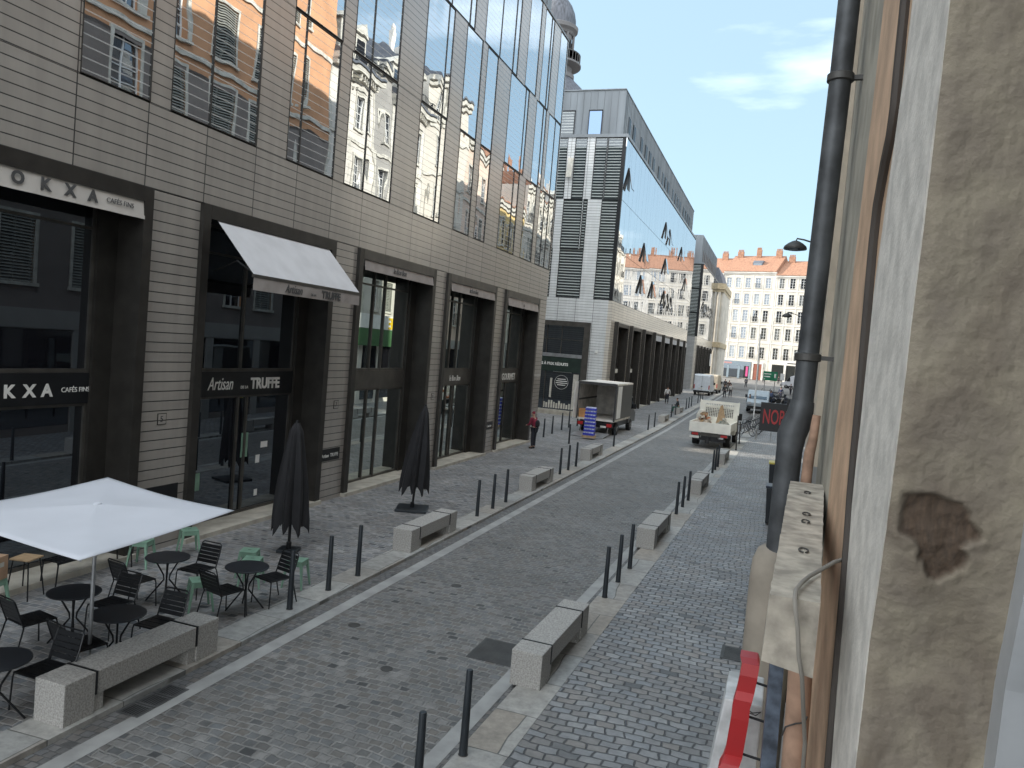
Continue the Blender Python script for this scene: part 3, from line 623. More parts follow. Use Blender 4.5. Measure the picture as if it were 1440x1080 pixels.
# ---- third building
o3 = thing('office_building', 'farthest grey glass block with louvred corner strip before the plaza', 'building', (XF, 122, g(122)), world=True)
Y0b, Y1b = 110.9, 136.5
MB().box(-30, XF-0.3, Y0b+0.3, Y1b-0.02, 7.0, 18.2).box(-30, XF-1.0, Y0b+0.3, Y1b-0.02, 0, 6.99).build('inner_walls', M_['dark'], o3)
c3 = MB().box(XF-0.3, XF, Y0b, Y1b, 6.9, 8.1); S3 = [(112.2+4.9*i, 112.2+4.9*i+4.3) for i in range(5)]
fill_clad(c3, XF-0.3, XF, Y0b, Y1b, 0.3, 6.9, S3); c3.build('cladding', M_['clad2'], o3)
for (a, c) in S3:
    F = shopfront(o3, a, c, g(a), 6.88, glass='shopglass_dark', mulls=(0.5,)); MB().box(XF-0.3, XF+0.3, a-0.02, a+0.2, g(a), 6.9).build('fin', M_['bronze'], F)
glass_wall(o3, Y0b+0.02, Y1b-0.02, [8.12, 11.5, 14.9, 18.3], vents=[(114.5+2.2*i, 13.3-0.2*(i % 2)) for i in range(8)])
e3 = MB().box(-30, XF-0.301, Y0b-0.002, Y0b+0.3, 0, 8.1).box(-30, -14.0, Y0b-0.002, Y0b+0.3, 8.1, 18.3); e3.build('end_cladding', M_['clad_end3'], o3)
for k in range(3):
    z0, z1 = (8.12, 11.5, 14.9)[k], (11.48, 14.88, 18.3)[k]
    F = MB().box(-14.0, -13.95, Y0b-0.01, Y0b+0.1, z0, z1).box(XF-0.35, XF-0.301, Y0b-0.01, Y0b+0.1, z0, z1).box(-13.95, XF-0.35, Y0b-0.01, Y0b+0.1, z1-0.06, z1).build('window', M_['black'], o3)
    MB().box(-13.95, XF-0.35, Y0b+0.04, Y0b+0.07, z0, z1-0.06).build('pane', M_['louvre'], F)
a3 = MB().box(-30, -12.0, Y0b+0.5, Y1b-0.5, 18.45, 22.4)
for i in range(50): a3.box(-12.0, -11.96, Y0b+0.6+i*0.5, Y0b+0.63+i*0.5, 18.45, 22.4)
a3.build('attic', M_['zinc'], o3); MB().box(-30, XF+0.05, Y0b-0.05, Y1b, 18.3, 18.45).build('ledge', M_['zinc'], o3)
for i in range(10):
    MB().box(-11.97, -11.93, Y0b+2.2+2.3*i, Y0b+2.9+2.3*i, 18.9, 20.5).build('window', M_['black'], o3)
# ---------------------------------------------------------------- old stone and rendered houses
def win_template(kind, w_, h, frame, shutter=None):
    """window at local origin: centre of sill on the wall plane, facing -y. Returns the frame object with its panes"""
    r = MB(); s = 0.13
    r.box(-w_/2-s, -w_/2, -0.05, 0.02, -0.0, h+s); r.box(w_/2, w_/2+s, -0.05, 0.02, 0.0, h+s); r.box(-w_/2, w_/2, -0.05, 0.02, h, h+s)
    r.box(-w_/2-s-0.05, w_/2+s+0.05, -0.12, 0.02, -0.12, -0.0)
    if kind == 'ornate': r.box(-w_/2-s-0.1, w_/2+s+0.1, -0.16, 0.0, h+s+0.15, h+s+0.3); r.box(-w_/2-s, w_/2+s, -0.07, 0.0, h+s, h+s+0.15)
    F = r.build('window', frame)
    q = MB(); t = 0.045
    q.box(-w_/2, -w_/2+t, 0.12, 0.17, 0, h).box(w_/2-t, w_/2, 0.12, 0.17, 0, h).box(-t*0.7, t*0.7, 0.115, 0.17, 0, h).box(-w_/2+t, w_/2-t, 0.12, 0.17, h-t, h)
    for i in (1, 2, 3): q.box(-w_/2+t, w_/2-t, 0.125, 0.165, h*i/4-0.02, h*i/4+0.02)
    q.build('sash', M_['white'], F)
    MB().box(-w_/2+0.01, w_/2-0.01, 0.175, 0.2, 0.0, h-0.01).build('pane', M_['curtain_pane'] if kind == 'curtain' else M_['pane'], F)
    if shutter:
        q = MB(); n = int(h/0.11)
        for i in range(n): z = h-0.04-i*0.11; q.hexa([(-w_/2+0.02, -0.02, z-0.09), (w_/2-0.02, -0.02, z-0.09), (w_/2-0.02, 0.0, z-0.09), (-w_/2+0.02, 0.0, z-0.09), (-w_/2+0.02, 0.04, z), (w_/2-0.02, 0.04, z), (w_/2-0.02, 0.055, z), (-w_/2+0.02, 0.055, z)])
        if shutter == 'half': q.v = q.v; 
        q.build('shutter', M_['shutter'], F)
    if kind == 'balcony':
        q = MB(); q.box(-w_/2-0.2, w_/2+0.2, -0.3, -0.27, 0.95, 1.0)
        x = -w_/2-0.18
        while x < w_/2+0.2: q.tube((x, -0.285, 0.0), (x, -0.285, 0.95), 0.012, n=4); x += 0.13
        q.build('railing', M_['black'], F)
    return F
def old_house(name, label, origin, rz, W, floors, bays, ww, wallm, eave, kinds, roof='tile', depth=11, cornice=0.35, ground=None, frame=None, pil=False, roofh=3.2, cat='building', group=None, dormers=(), kx=0, base=None):
    """floors: list of (sill, head); bays: list of window centres; local x along the front, front faces -y"""
    root = thing(name, label, cat); frame = frame or M_['trim']
    wb = MB(); z = 0.0; D = 0.36
    xs_ = sorted(bays); 
    for (a, h) in floors:
        wb.box(0, W, 0, D, z, a)
        x = 0.0
        for c in xs_: wb.box(x, c-ww/2, 0, D, a, h); x = c+ww/2
        wb.box(x, W, 0, D, a, h); z = h
    wb.box(0, W, 0, D, z, eave)
    wb.box(0, W, D, depth, 0, eave-0.01)
    wb.build('wall', wallm, root)
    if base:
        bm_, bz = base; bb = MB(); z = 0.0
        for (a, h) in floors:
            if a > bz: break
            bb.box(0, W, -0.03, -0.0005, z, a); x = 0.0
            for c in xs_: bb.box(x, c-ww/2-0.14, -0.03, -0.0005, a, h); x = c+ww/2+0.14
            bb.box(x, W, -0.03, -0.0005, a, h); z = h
        bb.box(0, W, -0.03, -0.0005, z, bz).build('shade_toned_base', bm_, root)
    if ground:
        gs = MB()
        gm, gh = ground
        n = max(2, int(W/3.4)); st = W/n
        for i in range(n+1): x = min(max(i*st, 0.25), W-0.25); gs.box(x-0.25, x+0.25, -0.08, -0.001, 0, gh-0.7)
        gs.box(0, W, -0.1, -0.001, gh-0.7, gh)
        G_ = gs.build('shop_surround', gm, root)
        for i in range(n): MB().box(i*st+0.3, (i+1)*st-0.3, -0.04, -0.002, 0.3, gh-0.75).build('shop_window', M_['shopglass_dark'], G_)
    co = MB()
    for k, (a, h) in enumerate(floors):
        if k: zc = (floors[k-1][1]+a)/2; co.box(-0.0, W, -0.09, -0.001, zc-0.1, zc+0.1)
    co.box(-0.02, W+0.02, -cornice, 0.0, eave-0.3, eave+0.02).box(0, W, -cornice*0.5, -0.001, eave-0.6, eave-0.3)
    x = 0.2
    while cornice > 0.4 and x < W: co.box(x, x+0.14, -cornice*0.8, -cornice*0.5-0.001, eave-0.55, eave-0.3); x += 0.45
    if pil:
        xp = [0.15] + [(p+q)/2 for p, q in zip(xs_[:-1], xs_[1:])] + [W-0.15]
        for x in xp: co.box(x-0.13, x+0.13, -0.06, -0.001, floors[0][0]-0.5, eave-0.6)
    co.build('cornice', frame, root)
    rm = M_['tile'] if roof == 'tile' else M_['slate']
    rb = MB().prism([(-cornice-0.1, eave+0.02), (-cornice-0.1, eave+0.14), (depth/2, eave+roofh), (depth+0.2, eave+0.14), (depth+0.2, eave+0.02)], 0, W, 'x')
    rf = rb.build('roof', rm, root)
    for i, x in enumerate((W*0.13, W*0.48, W*0.88)[: (3 if W > 8 else 2)]):
        yy = depth*0.42; ch = MB().box(x-0.7+0.3*(i == 1), x+0.7, yy, yy+0.6, eave+roofh*0.5, eave+roofh+(0.9, 1.4, 1.1)[i])
        for j in range(4): ch.lathe([(0.12, 0), (0.15, 0.25), (0.12, 0.5)], (x-0.5+0.33*j if i != 1 else x-0.3+0.26*j, yy+0.3, eave+roofh+(0.9, 1.4, 1.1)[i]), 8)
        ch.build('chimney', M_['tile'] if roof == 'tile' else M_['whitewall'], rf)
    tpl = {}
    def place(kd, x, a, h):
        ky = (kd, round(h-a, 2))
        if ky not in tpl: tpl[ky] = win_template(kd.split('+')[0], ww, h-a, frame, shutter=('full' if '+' in kd else None)); F = tpl[ky]
        else: F = ctree(tpl[ky])
        F.parent = root; F.location = (x, 0, a)
    i = 0
    for k, (a, h) in enumerate(floors):
        for x in xs_:
            kd = kinds[(i*7+k*3+kx) % len(kinds)]; place(kd, x, a, h); i += 1
    for x in dormers:
        d = MB().box(x-0.75, x+0.75, 0.15, 2.4, eave+0.1, eave+2.3).prism([(x-0.95, eave+2.3), (x+0.95, eave+2.3), (x, eave+2.95)], -0.02, 2.4, 'y').build('dormer', frame, root)
        MB().box(x-0.45, x+0.45, 0.12, 0.149, eave+0.3, eave+2.0).build('pane', M_['pane'], d)
    if dormers:
        q = MB().box(0.1, W-0.1, -cornice+0.04, -cornice+0.08, eave+0.95, eave+1.0); x = 0.12
        while x < W-0.1: q.tube((x, -cornice+0.06, eave+0.02), (x, -cornice+0.06, eave+0.95), 0.014, n=4); x += 0.16
        q.build('railing', M_['black'], root)
    root.location = origin; root.rotation_euler = (0, 0, rz)
    if group: root['group'] = group
    bpy.context.view_layer.update()
    return root

def row(name_label, ya, yb, wins_y, sills, wh, wallm, eave, kinds, **k):
    """house in the row across the street (front faces the glass building); wins_y world y of window centres"""
    return old_house('town_house', name_label, (1.0+0.03*(yb-15), yb, g((ya+yb)/2) if ya > 52 else 0), R_(-91.72), yb-ya, [(s_, s_+wh) for s_ in sills], [yb-y for y in wins_y], k.pop('ww', 1.15), wallm, eave, kinds, **k)
SH = ['plain+s', 'plain+s', 'plain', 'plain+s', 'plain']
row('orange rendered town house with pale framed shuttered windows', 15.02, 37.0, [16.6, 19.6, 22.6, 25.4, 28.3, 31.0+0.3, 33.7], [5.5, 9.2, 12.75, 16.2, 20.15], 2.35, M_['orange'], 24.2, SH, ground=(M_['greystone'], 4.6), ww=1.35 , base=(wallmat('shade_toned_stone', (0.20, 0.172, 0.155)), 14.95))  # stone facing raised to the sun line, its dark colour standing in for shade
row('white ornate town house beside the orange one with dormers in its roof', 37.02, 42.0, [38.45, 40.55], [5.6, 9.4, 13.15, 16.65], 1.95, M_['whitewall'], 19.95, ['ornate', 'ornate+s', 'plain', 'ornate'], ground=(mat('grey_green_shopfront', (0.2, 0.24, 0.22), 0.6), 4.6), ww=0.95, cornice=0.55, roof='slate', pil=True, dormers=(1.45, 3.55))
row('slim grey house squeezed between two white ones', 42.02, 44.0, [43.0], [5.6, 9.4, 13.1, 16.6], 1.9, M_['greystone'], 21.3, ['plain'], ww=0.8, roof='slate', roofh=1.5)
row('white town house with green shop sign and yellow letters', 44.02, 49.6, [45.9, 47.8], [6.3, 9.5, 13.0, 16.6], 2.0, M_['whitewall'], 20.1, ['ornate', 'ornate+s', 'balcony', 'ornate'], ground=(M_['whitewall'], 5.0), ww=0.95, cornice=0.5, roof='slate', pil=True, dormers=(1.9, 3.8), kx=1)
row('tall plain white house with a grey roof', 49.62, 56.5, [51.2, 53.0, 54.9], [6.2, 9.9, 13.6, 17.2, 20.4], 2.1, M_['cream'], 23.2, ['plain', 'balcony', 'plain+s', 'plain'], ground=(M_['whitewall'], 4.7), ww=1.0, roof='slate', kx=2)
row('pinkish rendered house in the shaded row', 56.52, 66.0, [58, 60.3, 62.6, 64.9], [5.9, 9.5, 13.1, 16.7], 2.1, M_['pink'], 20.6, ['plain', 'plain+s', 'balcony', 'plain'], ground=(M_['greystone'], 4.6), ww=1.05)
row('yellow rendered house with stone window frames', 66.02, 74.5, [67.4, 69.4, 71.4, 73.4], [6.0, 9.9, 13.8], 2.2, M_['yellow'], 17.8, ['ornate', 'balcony', 'ornate'], ground=(M_['cream'], 4.6), ww=1.05)
row('cream apartment house with grey ground floor', 74.52, 90.0, [76, 78.3, 80.6, 82.9, 85.2, 87.5], [6.0, 9.7, 13.4, 17.1], 2.2, M_['cream'], 20.8, ['ornate', 'plain+s', 'balcony', 'plain'], ground=(M_['greystone'], 4.6), ww=1.1, pil=True)
row('last cream corner house before the plaza', 90.02, 104.0, [91.5, 93.8, 96.1, 98.4, 100.7, 102.6], [6.0, 9.7, 13.4, 17.1], 2.2, M_['whitewall'], 21.0, ['ornate', 'plain', 'balcony', 'plain+s'], ground=(M_['cream2'], 4.6), ww=1.1, roof='slate', dormers=(3, 7, 11))
row('tall white ornate house with many chimneys at the head of the plaza', 104.02, 120.0, [105.6, 108, 110.4, 112.8, 115.2, 117.6], [6.0, 9.7, 13.4, 17.1], 2.2, M_['whitewall'], 21.6, ['ornate', 'ornate+s', 'balcony', 'ornate'], ground=(M_['cream2'], 4.6), ww=1.1, roof='slate', pil=True, dormers=(3, 7, 11, 14))
row('ornate cream house closing the right row at the plaza', 120.02, 134.0, [121.6, 124, 126.4, 128.8, 131.2], [6.0, 9.7, 13.4, 17.1], 2.2, M_['cream'], 21.4, ['ornate', 'plain+s', 'balcony', 'ornate'], ground=(M_['greystone'], 4.6), ww=1.1, roof='slate', pil=True, dormers=(3, 7, 11))
ysg = thing('shop_sign', 'white fascia with big yellow letters on the white house', 'sign', (1.5, 47, 5.0), world=True)
MB().box(1.45, 1.51, 42.5, 51.4, 5.05, 5.98).build('fascia', M_['white'], ysg)
MB().box(1.46, 1.5, 42.5, 51.4, 3.9, 5.04).build('green_band', paint('green_fascia', (0.06, 0.14, 0.06)), ysg)
text('lettering', 'THE', 1.05, (1.43, 49.1, 5.12), '-x', paint('yellow_letters', (0.75, 0.5, 0.02)), ysg, ext=0.02, bold=0.03)

# far apartment houses across the plaza
TH = math.asin(-0.262); FB = Vector((-8.89, 188.25, 1.4))
def farpt(u): return FB + Vector((0.965, -0.262, 0))*u
fl = [(6.4, 9.0), (10.9, 13.5), (14.9, 17.5), (18.9, 21.3), (22.7, 25.0)]
def farhouse(lb, u0, u1, cs, wm, eave, kinds, fl=fl, **k):
    p = farpt(u0); fl2 = [(a-1.4, h-1.4) for a, h in fl]
    return old_house('apartment_house', lb, (p.x, p.y, 1.4), TH, u1-u0, fl2, [c-u0 for c in cs], k.pop('ww', 1.15), wm, eave-1.4, kinds, frame=M_['whitewall'], pil=True, depth=13, group='apartment houses across the plaza', **k)
farhouse('cream apartment house with orange tiled roof and grey blue shop', -6.0, 6.2, [-4.7, -2.5, -0.2, 2.15, 4.5], M_['cream'], 26.4, ['plain', 'balcony', 'plain', 'curtain'], roofh=4.6, kx=0)
farhouse('cream apartment house right of the party wall with darker red roof', 6.25, 18.5, [7.6, 10.0, 12.35, 14.7, 17.0], M_['cream'], 25.6, ['curtain', 'plain', 'balcony'], roofh=4.2, kx=1)
farhouse('pale apartment house further right behind the drainpipe', 18.55, 34, [20.2+2.4*i for i in range(6)], M_['whitewall'], 25.4, ['plain', 'balcony', 'curtain'], roofh=4.2, kx=2)
farhouse('long cream apartment house at the right end of the plaza', 34.05, 62, [35.8+2.5*i for i in range(10)], M_['cream'], 26.2, ['plain', 'balcony', 'curtain'], roofh=4.4, kx=3)
farhouse('cream apartment house left of the grey blue shop', -24, -6.05, [-22.6+2.4*i for i in range(7)], M_['cream2'], 26.0, ['plain', 'balcony', 'plain+s'], roofh=4.4, kx=2)
# shops, doors at the foot of the two visible houses
def in_far(name, label, cat, u, z=1.4):
    o = thing(name, label, cat); p = farpt(u); return o, p
def far_place(o, p, out=0.0):
    o.location = (p.x - 0.262*out, p.y - 0.965*out, 1.4); o.rotation_euler = (0, 0, TH)
o, p = in_far('ground_floor_shop', 'grey blue shopfront with red lettering under the cream house', 'shop', -5.2)
MB().box(0, 7.6, -0.22, -0.05, 3.0, 4.05).build('fascia', paint('grey_blue_fascia', (0.16, 0.20, 0.235)), o)
MB().box(0, 0.4, -0.2, -0.05, 0, 3).box(2.0, 2.5, -0.2, -0.05, 0, 3).box(4.6, 5.1, -0.2, -0.05, 0, 3).box(7.2, 7.6, -0.2, -0.05, 0, 3).build('pillars', paint('grey_blue_panels', (0.19, 0.235, 0.265)), o)
for a, c in ((0.4, 2.0), (2.5, 4.6), (5.1, 7.2)): MB().box(a, c, -0.12, -0.05, 0.2, 3).build('shop_window', M_['shopglass_dark'], o)
MB().box(6.5, 7.0, -0.17, -0.125, 0.6, 2.9).build('poster', paint('pink_poster', (0.5, 0.07, 0.2)), o)
text('lettering', 'Optique', 0.7, (1.2, -0.23, 3.25), '-y', paint('red_letters', (0.6, 0.05, 0.04)), o) if False else None
MB().box(1.0, 3.1, -0.235, -0.221, 3.35, 3.7).build('red_lettering', paint('faded_red_letters', (0.4, 0.2, 0.19)), o)
far_place(o, p)
o, p = in_far('house_door', 'tall rust red double door in a white stone surround', 'door', 3.0)
MB().box(0, 1.9, -0.12, -0.05, 0, 3.7).build('door_leaf', paint('rust_red_door', (0.24, 0.085, 0.055)), o)
MB().box(-0.35, 0, -0.2, -0.05, 0, 4.1).box(1.9, 2.25, -0.2, -0.05, 0, 4.1).box(0, 1.9, -0.2, -0.05, 3.7, 4.1).build('surround', M_['whitewall'], o)
far_place(o, p)
o, p = in_far('ground_floor_shop', 'white stone shopfront with dark doorway and small black lettering', 'shop', 6.6)
MB().box(0, 11.4, -0.18, -0.05, 3.9, 4.9).box(0, 0.6, -0.18, -0.05, 0, 3.9).box(3.3, 3.8, -0.18, -0.05, 0, 3.9).box(6.0, 6.6, -0.18, -0.05, 0, 3.9).box(10.9, 11.4, -0.18, -0.05, 0, 3.9).build('surround', M_['whitewall'], o)
for a, c in ((0.6, 3.3), (3.8, 6.0), (6.6, 10.9)): MB().box(a, c, -0.12, -0.05, 0.2, 3.8).build('shop_window', M_['shopglass_dark'], o)
MB().box(4.0, 6.8, -0.2, -0.181, 4.25, 4.5).build('black_lettering', M_['letters_grey'], o)
far_place(o, p)
# skylight dormer on the tiled roof
o, p = in_far('roof_skylight', 'blue grey curved skylight low on the orange roof', 'skylight', -0.2)
MB().prism([(2.2, 25.6), (2.2, 27.4), (2.8, 28.0), (4.2, 28.0), (4.2, 25.6)], 0, 2.3, 'x').build('casing', M_['slate'], o)
MB().box(0.2, 2.1, 2.15, 2.199, 25.9, 27.3).build('pane', M_['pane'], o); far_place(o, p)

# cream corner building with pilasters and a heavy cornice, after the glass blocks
o = thing('corner_building', 'cream stone corner building with tall pilasters and a yellow cornice', 'building', (-11, 146, g(146)), world=True)
wb = MB(); zb = g(146)
wb.box(-30, -10.9, 138.5, 154, 0, 18.2); wb.build('wall', M_['cream2'], o)
pb = MB()
for y in (138.9, 141.2, 143.5, 146, 148.5, 151, 153.4): pb.tube((-10.75, y, 8.2), (-10.75, y, 16.9), 0.36, 0.32, n=12); pb.tube((-10.75, y, 1.2), (-10.75, y, 7.3), 0.42, 0.38, n=12)
for x in (-11.3, -13.2): pb.tube((x, 138.4, 8.2), (x, 138.4, 16.9), 0.36, 0.32, n=12); pb.tube((x, 138.4, 1.2), (x, 138.4, 7.3), 0.42, 0.38, n=12)
pb.build('columns', M_['cream'], o, smooth=True)
MB().box(-30, -10.3, 138.0, 154.5, 17.4, 18.4).box(-30, -10.45, 138.2, 154.3, 16.9, 17.4).box(-30, -10.3, 138.0, 154.3, 7.3, 8.2).build('cornice', mat('yellowish_cornice', (0.46, 0.38, 0.25), 0.8), o)
for y in (140.0, 142.3, 144.7, 147.2, 149.7, 152.2):
    for z in (2.6, 9.0, 13.2):
        F = MB().box(-10.9, -10.82, y-0.65, y-0.5, z, z+2.7).box(-10.9, -10.82, y+0.5, y+0.65, z, z+2.7).box(-10.9, -10.82, y-0.65, y+0.65, z+2.7, z+2.9).build('window', M_['trim'], o)
        MB().box(-10.9, -10.86, y-0.5, y+0.5, z, z+2.7).build('pane', M_['pane'], F)
MB().prism([(-29, 18.4), (-10.8, 18.4), (-11.8, 21.2), (-28, 21.4)], 138.6, 153.8, 'y').build('roof', M_['slate'], o)

# church dome tower far behind
M_['domestone'] = wallmat('dark_weathered_stone', (0.15, 0.145, 0.145))
o = thing('church_dome', 'dark stone church tower with small dome and railed gallery rising behind the glass buildings', 'church', (-36.0, 110, 0), world=True)
MB().box(-43, -29, 104, 118, 0, 38).lathe([(6.6, 37.9), (6.6, 39.0)], (-36, 111, 0), 24).build('tower_base', M_['domestone'], o)
MB().lathe([(6.2, 39.0), (6.0, 40.4), (5.4, 41.8), (4.5, 43.2), (3.4, 44.2), (3.0, 44.6)], (-36, 111, 0), 32).build('lower_dome', mat('grey_lead_roof', (0.09, 0.095, 0.11), 0.6, var=0.25, stretch=(1, 1, 0.2)), o, smooth=True)
MB().lathe([(3.1, 44.6), (3.1, 45.2), (2.6, 45.3), (2.7, 46.2), (4.0, 46.5), (4.0, 46.75), (2.4, 46.8)], (-36, 111, 0), 32).build('gallery', M_['domestone'], o)
rl = MB()
for i in range(36):
    t = 2*math.pi*i/36; rl.tube((-36+3.8*math.cos(t), 111+3.8*math.sin(t), 46.75), (-36+3.8*math.cos(t), 111+3.8*math.sin(t), 48.0), 0.06, n=5)
rl.lathe([(3.85, 48.0), (3.85, 48.15), (3.7, 48.15), (3.7, 48.0)], (-36, 111, 0), 36); rl.build('gallery_railing', M_['iron'], o)
MB().lathe([(2.3, 46.7), (2.3, 50.9), (2.5, 51.0), (2.7, 51.3), (3.1, 51.6), (3.15, 52.1), (2.8, 52.3)], (-36, 111, 0), 32).build('drum', M_['domestone'], o)
cb = MB()
for i in range(8):
    t = 2*math.pi*i/8+0.2; c, s_ = math.cos(t), math.sin(t); cb.tube((-36+2.55*c, 111+2.55*s_, 46.8), (-36+2.55*c, 111+2.55*s_, 51.0), 0.2, n=8)
cb.build('columns', M_['domestone'], o)
lb_ = MB()
for i in range(8):
    t = 2*math.pi*(i+0.5)/8+0.2; c, s_ = math.cos(t), math.sin(t); a = Vector((-36+2.28*c, 111+2.28*s_, 47.6)); d = Vector((-s_, c, 0))*0.45; e = Vector((c, s_, 0))*0.06
    lb_.hexa([a-d, a+d, a+d+e, a-d+e, a-d+Vector((0,0,2.6)), a+d+Vector((0,0,2.6)), a+d+e+Vector((0,0,2.6)), a-d+e+Vector((0,0,2.6))])
lb_.build('openings', M_['dark'], o)
MB().lathe([(2.75, 52.3), (2.7, 53.2), (2.45, 54.3), (2.0, 55.3), (1.4, 56.1), (0.9, 56.6), (0.75, 56.9), (0.75, 58.2), (0.95, 58.3), (0.6, 59.0), (0.08, 60.5)], (-36, 111, 0), 32).build('upper_dome', bpy.data.materials['grey_lead_roof'], o, smooth=True)

# unseen houses added to the west, stepped in height to shape strips of sun
for (ya, yb, h, lb) in ((30, 37.8, 30, 'unseen tall grey house added to block the sun, left one'), (37.9, 40.4, 16.5, 'unseen low grey house added between two tall sun blockers'), (40.5, 43.9, 29, 'unseen narrow tall grey house added to split the sun strips'), (44.0, 46.9, 16.5, 'unseen low grey house added right of the narrow sun blocker'), (47.0, 62, 30, 'unseen wide tall grey house added to block the sun, right one')):
    o = thing('sun_blocker_house', lb, 'building', (-45, (ya+yb)/2, 0), world=True)
    MB().box(-58, -45, ya, yb, 0, h).build('wall', M_['greystone'], o)
    MB().box(-58.2, -44.7, ya, yb, h, h+0.4).build('roof', M_['slate'], o)
    z = 3
    while z < h-3:
        y = ya+0.8
        while y < yb-1.2:
            MB().box(-45, -44.96, y, y+1, z, z+1.9).build('window', M_['pane'], o); y += 2.6
        z += 3.6

# ---------------------------------------------------------------- the house we look out from
HX = 0.2
oh = thing('old_house', 'weathered old house wall at the right edge with window surround and peeling plaster', 'building', (0.4, 4, 0), world=True)
M_['jamb'] = mat('aged_brown_grey_plaster', (0.295, 0.255, 0.19), 0.9, vscale=13, bump=0.0025, bscale=110, col2=(0.22, 0.185, 0.145), detail=14)
M_['quoin'] = mat('pale_lime_plaster', (0.66, 0.62, 0.56), 0.9, vscale=14, var=0.10, bump=0.002, bscale=90, detail=8)
M_['ochre'] = mat('peach_ochre_render', (0.58, 0.39, 0.255), 0.85, vscale=6, var=0.12, bump=0.0015, bscale=60, detail=8)
M_['greyr'] = mat('grey_beige_render', (0.38, 0.35, 0.285), 0.9, vscale=5, var=0.14, bump=0.002, bscale=40, detail=8)
M_['mould'] = mat('beige_moulding', (0.5, 0.43, 0.34), 0.85, vscale=8, var=0.1)
M_['sillstone'] = mat('worn_sill_stone', (0.42, 0.375, 0.31), 0.9, vscale=16, var=0.2, bump=0.004, bscale=30, detail=9)
zz = [0.3, 3.6, 4.04, 4.19, 4.4, 4.72, 5.0, 5.34, 5.65, 6.3, 8.0]
def interp(tbl, z):
    if z <= tbl[0][0]: return tbl[0][1]
    for (a, p), (b_, q) in zip(tbl[:-1], tbl[1:]):
        if z <= b_: return p+(q-p)*(z-a)/(b_-a)
    return tbl[-1][1]
YJ = [(4.0, 1.46), (4.24, 1.45), (4.45, 1.40), (4.72, 1.37), (5.17, 1.34), (5.6, 1.33)]
YW = [(3.83, 1.82), (4.09, 1.90), (4.3, 1.965), (4.9, 1.98), (5.34, 1.84), (6, 1.78)]
YO = [(3.79, 2.77), (4.4, 2.85), (4.72, 2.81), (5.65, 2.70), (6, 2.68)]
YG = [(4.0, 3.75), (4.72, 3.83), (6.09, 3.88)]
def strip(name, ya, yb, m, xo, z0=3.3, z1=7.5, dep=0.12, wob=0.0, nz=90):
    b = MB()
    pr = None
    for i in range(nz+1):
        z = z0+(z1-z0)*i/nz; a, c = interp(ya, z) if not callable(ya) else ya(z), interp(yb, z)
        a += wob*(math.sin(z*9.1)+math.sin(z*23.7+1)*0.6); c += wob*(math.sin(z*7.3+2)+math.sin(z*31+0.5)*0.5)
        cur = [(xo, a, z), (xo, c, z), (xo+dep, c, z), (xo+dep, a, z)]
        if pr: b.hexa([pr[0], pr[1], pr[2], pr[3], cur[0], cur[1], cur[2], cur[3]])
        pr = cur
    return b.build(name, m, oh)
strip('window_surround', YJ, YW, M_['quoin'], HX-0.012, wob=0.004)
strip('painted_border', YW, YO, M_['ochre'], HX-0.004, wob=0.004, dep=0.11)
strip('rendered_wall', YO, YG, M_['greyr'], HX, dep=0.1)
strip('moulding', YG, [(4, 4.6), (5, 4.65)], M_['mould'], HX-0.03, dep=0.14, z0=4.26)
MB().box(HX, 0.6, 4.66, 6.7, 4.3, 19).box(HX+0.12, 0.6, 1.9, 4.66, 3.3, 19).build('upper_wall', M_['greyr'], oh)
MB().box(HX+0.1, 0.6, -8, 6.7, -0.1, 3.3).box(0.62, 6, -8, 15, -0.1, 3.3).box(0.62, 6, 1.95, 15, 3.3, 19).box(HX+0.02, 6, -8, -1.2, 3.3, 19).box(HX+0.02, 6, -1.2, 1.9, 6.6, 19).build('lower_wall', M_['greystone'], oh)
for (yy, zz_) in ((8.9, 9.5), (12.2, 9.5), (8.9, 13.2), (12.2, 13.2), (8.9, 5.4), (12.2, 5.4), (3.5, 9.5), (3.5, 13.2), (-3, 9.5), (-3, 13.2), (-3, 5.4)):
    HX = 0.62 if yy > 7 else 0.2
    F = MB().box(HX-0.04, HX+0.02, yy-0.7, yy-0.55, zz_, zz_+2.2).box(HX-0.04, HX+0.02, yy+0.55, yy+0.7, zz_, zz_+2.2).box(HX-0.04, HX+0.02, yy-0.7, yy+0.7, zz_+2.2, zz_+2.35).box(HX-0.02, HX+0.02, yy-0.03, yy+0.03, zz_, zz_+2.2).build('window', M_['trim'], oh)
    MB().box(HX-0.012, HX-0.003, yy-0.55, yy+0.55, zz_, zz_+2.2).build('pane', M_['pane'], F)
HX = 0.2
# plastered reveal with a patch of fallen plaster
from mathutils import noise
HOLE = [(0.188, 4.525), (0.222, 4.525), (0.262, 4.52), (0.29, 4.515), (0.302, 4.50), (0.322, 4.465), (0.303, 4.44), (0.312, 4.425), (0.30, 4.40), (0.27, 4.372), (0.25, 4.38), (0.243, 4.40), (0.232, 4.43), (0.178, 4.46)]
def sdist(x, z, P):
    c = False; n = len(P); best = 9
    for i in range(n):
        (x1, z1), (x2, z2) = P[i], P[(i+1) % n]
        if (z1 > z) != (z2 > z) and x < (x2-x1)*(z-z1)/(z2-z1)+x1: c = not c
        dx, dz = x2-x1, z2-z1; t = max(0, min(1, ((x-x1)*dx+(z-z1)*dz)/(dx*dx+dz*dz))); best = min(best, math.hypot(x-x1-t*dx, z-z1-t*dz))
    return best if c else -best
def sstep(a, b_, v): t = max(0, min(1, (v-a)/(b_-a))); return t*t*(3-2*t)
x0j, x1j, z0j, z1j, st = HX-0.0125, 0.40, 3.75, 5.45, 0.0030
nx, nz = int((x1j-x0j)/st), int((z1j-z0j)/st); b = MB(); wear = []
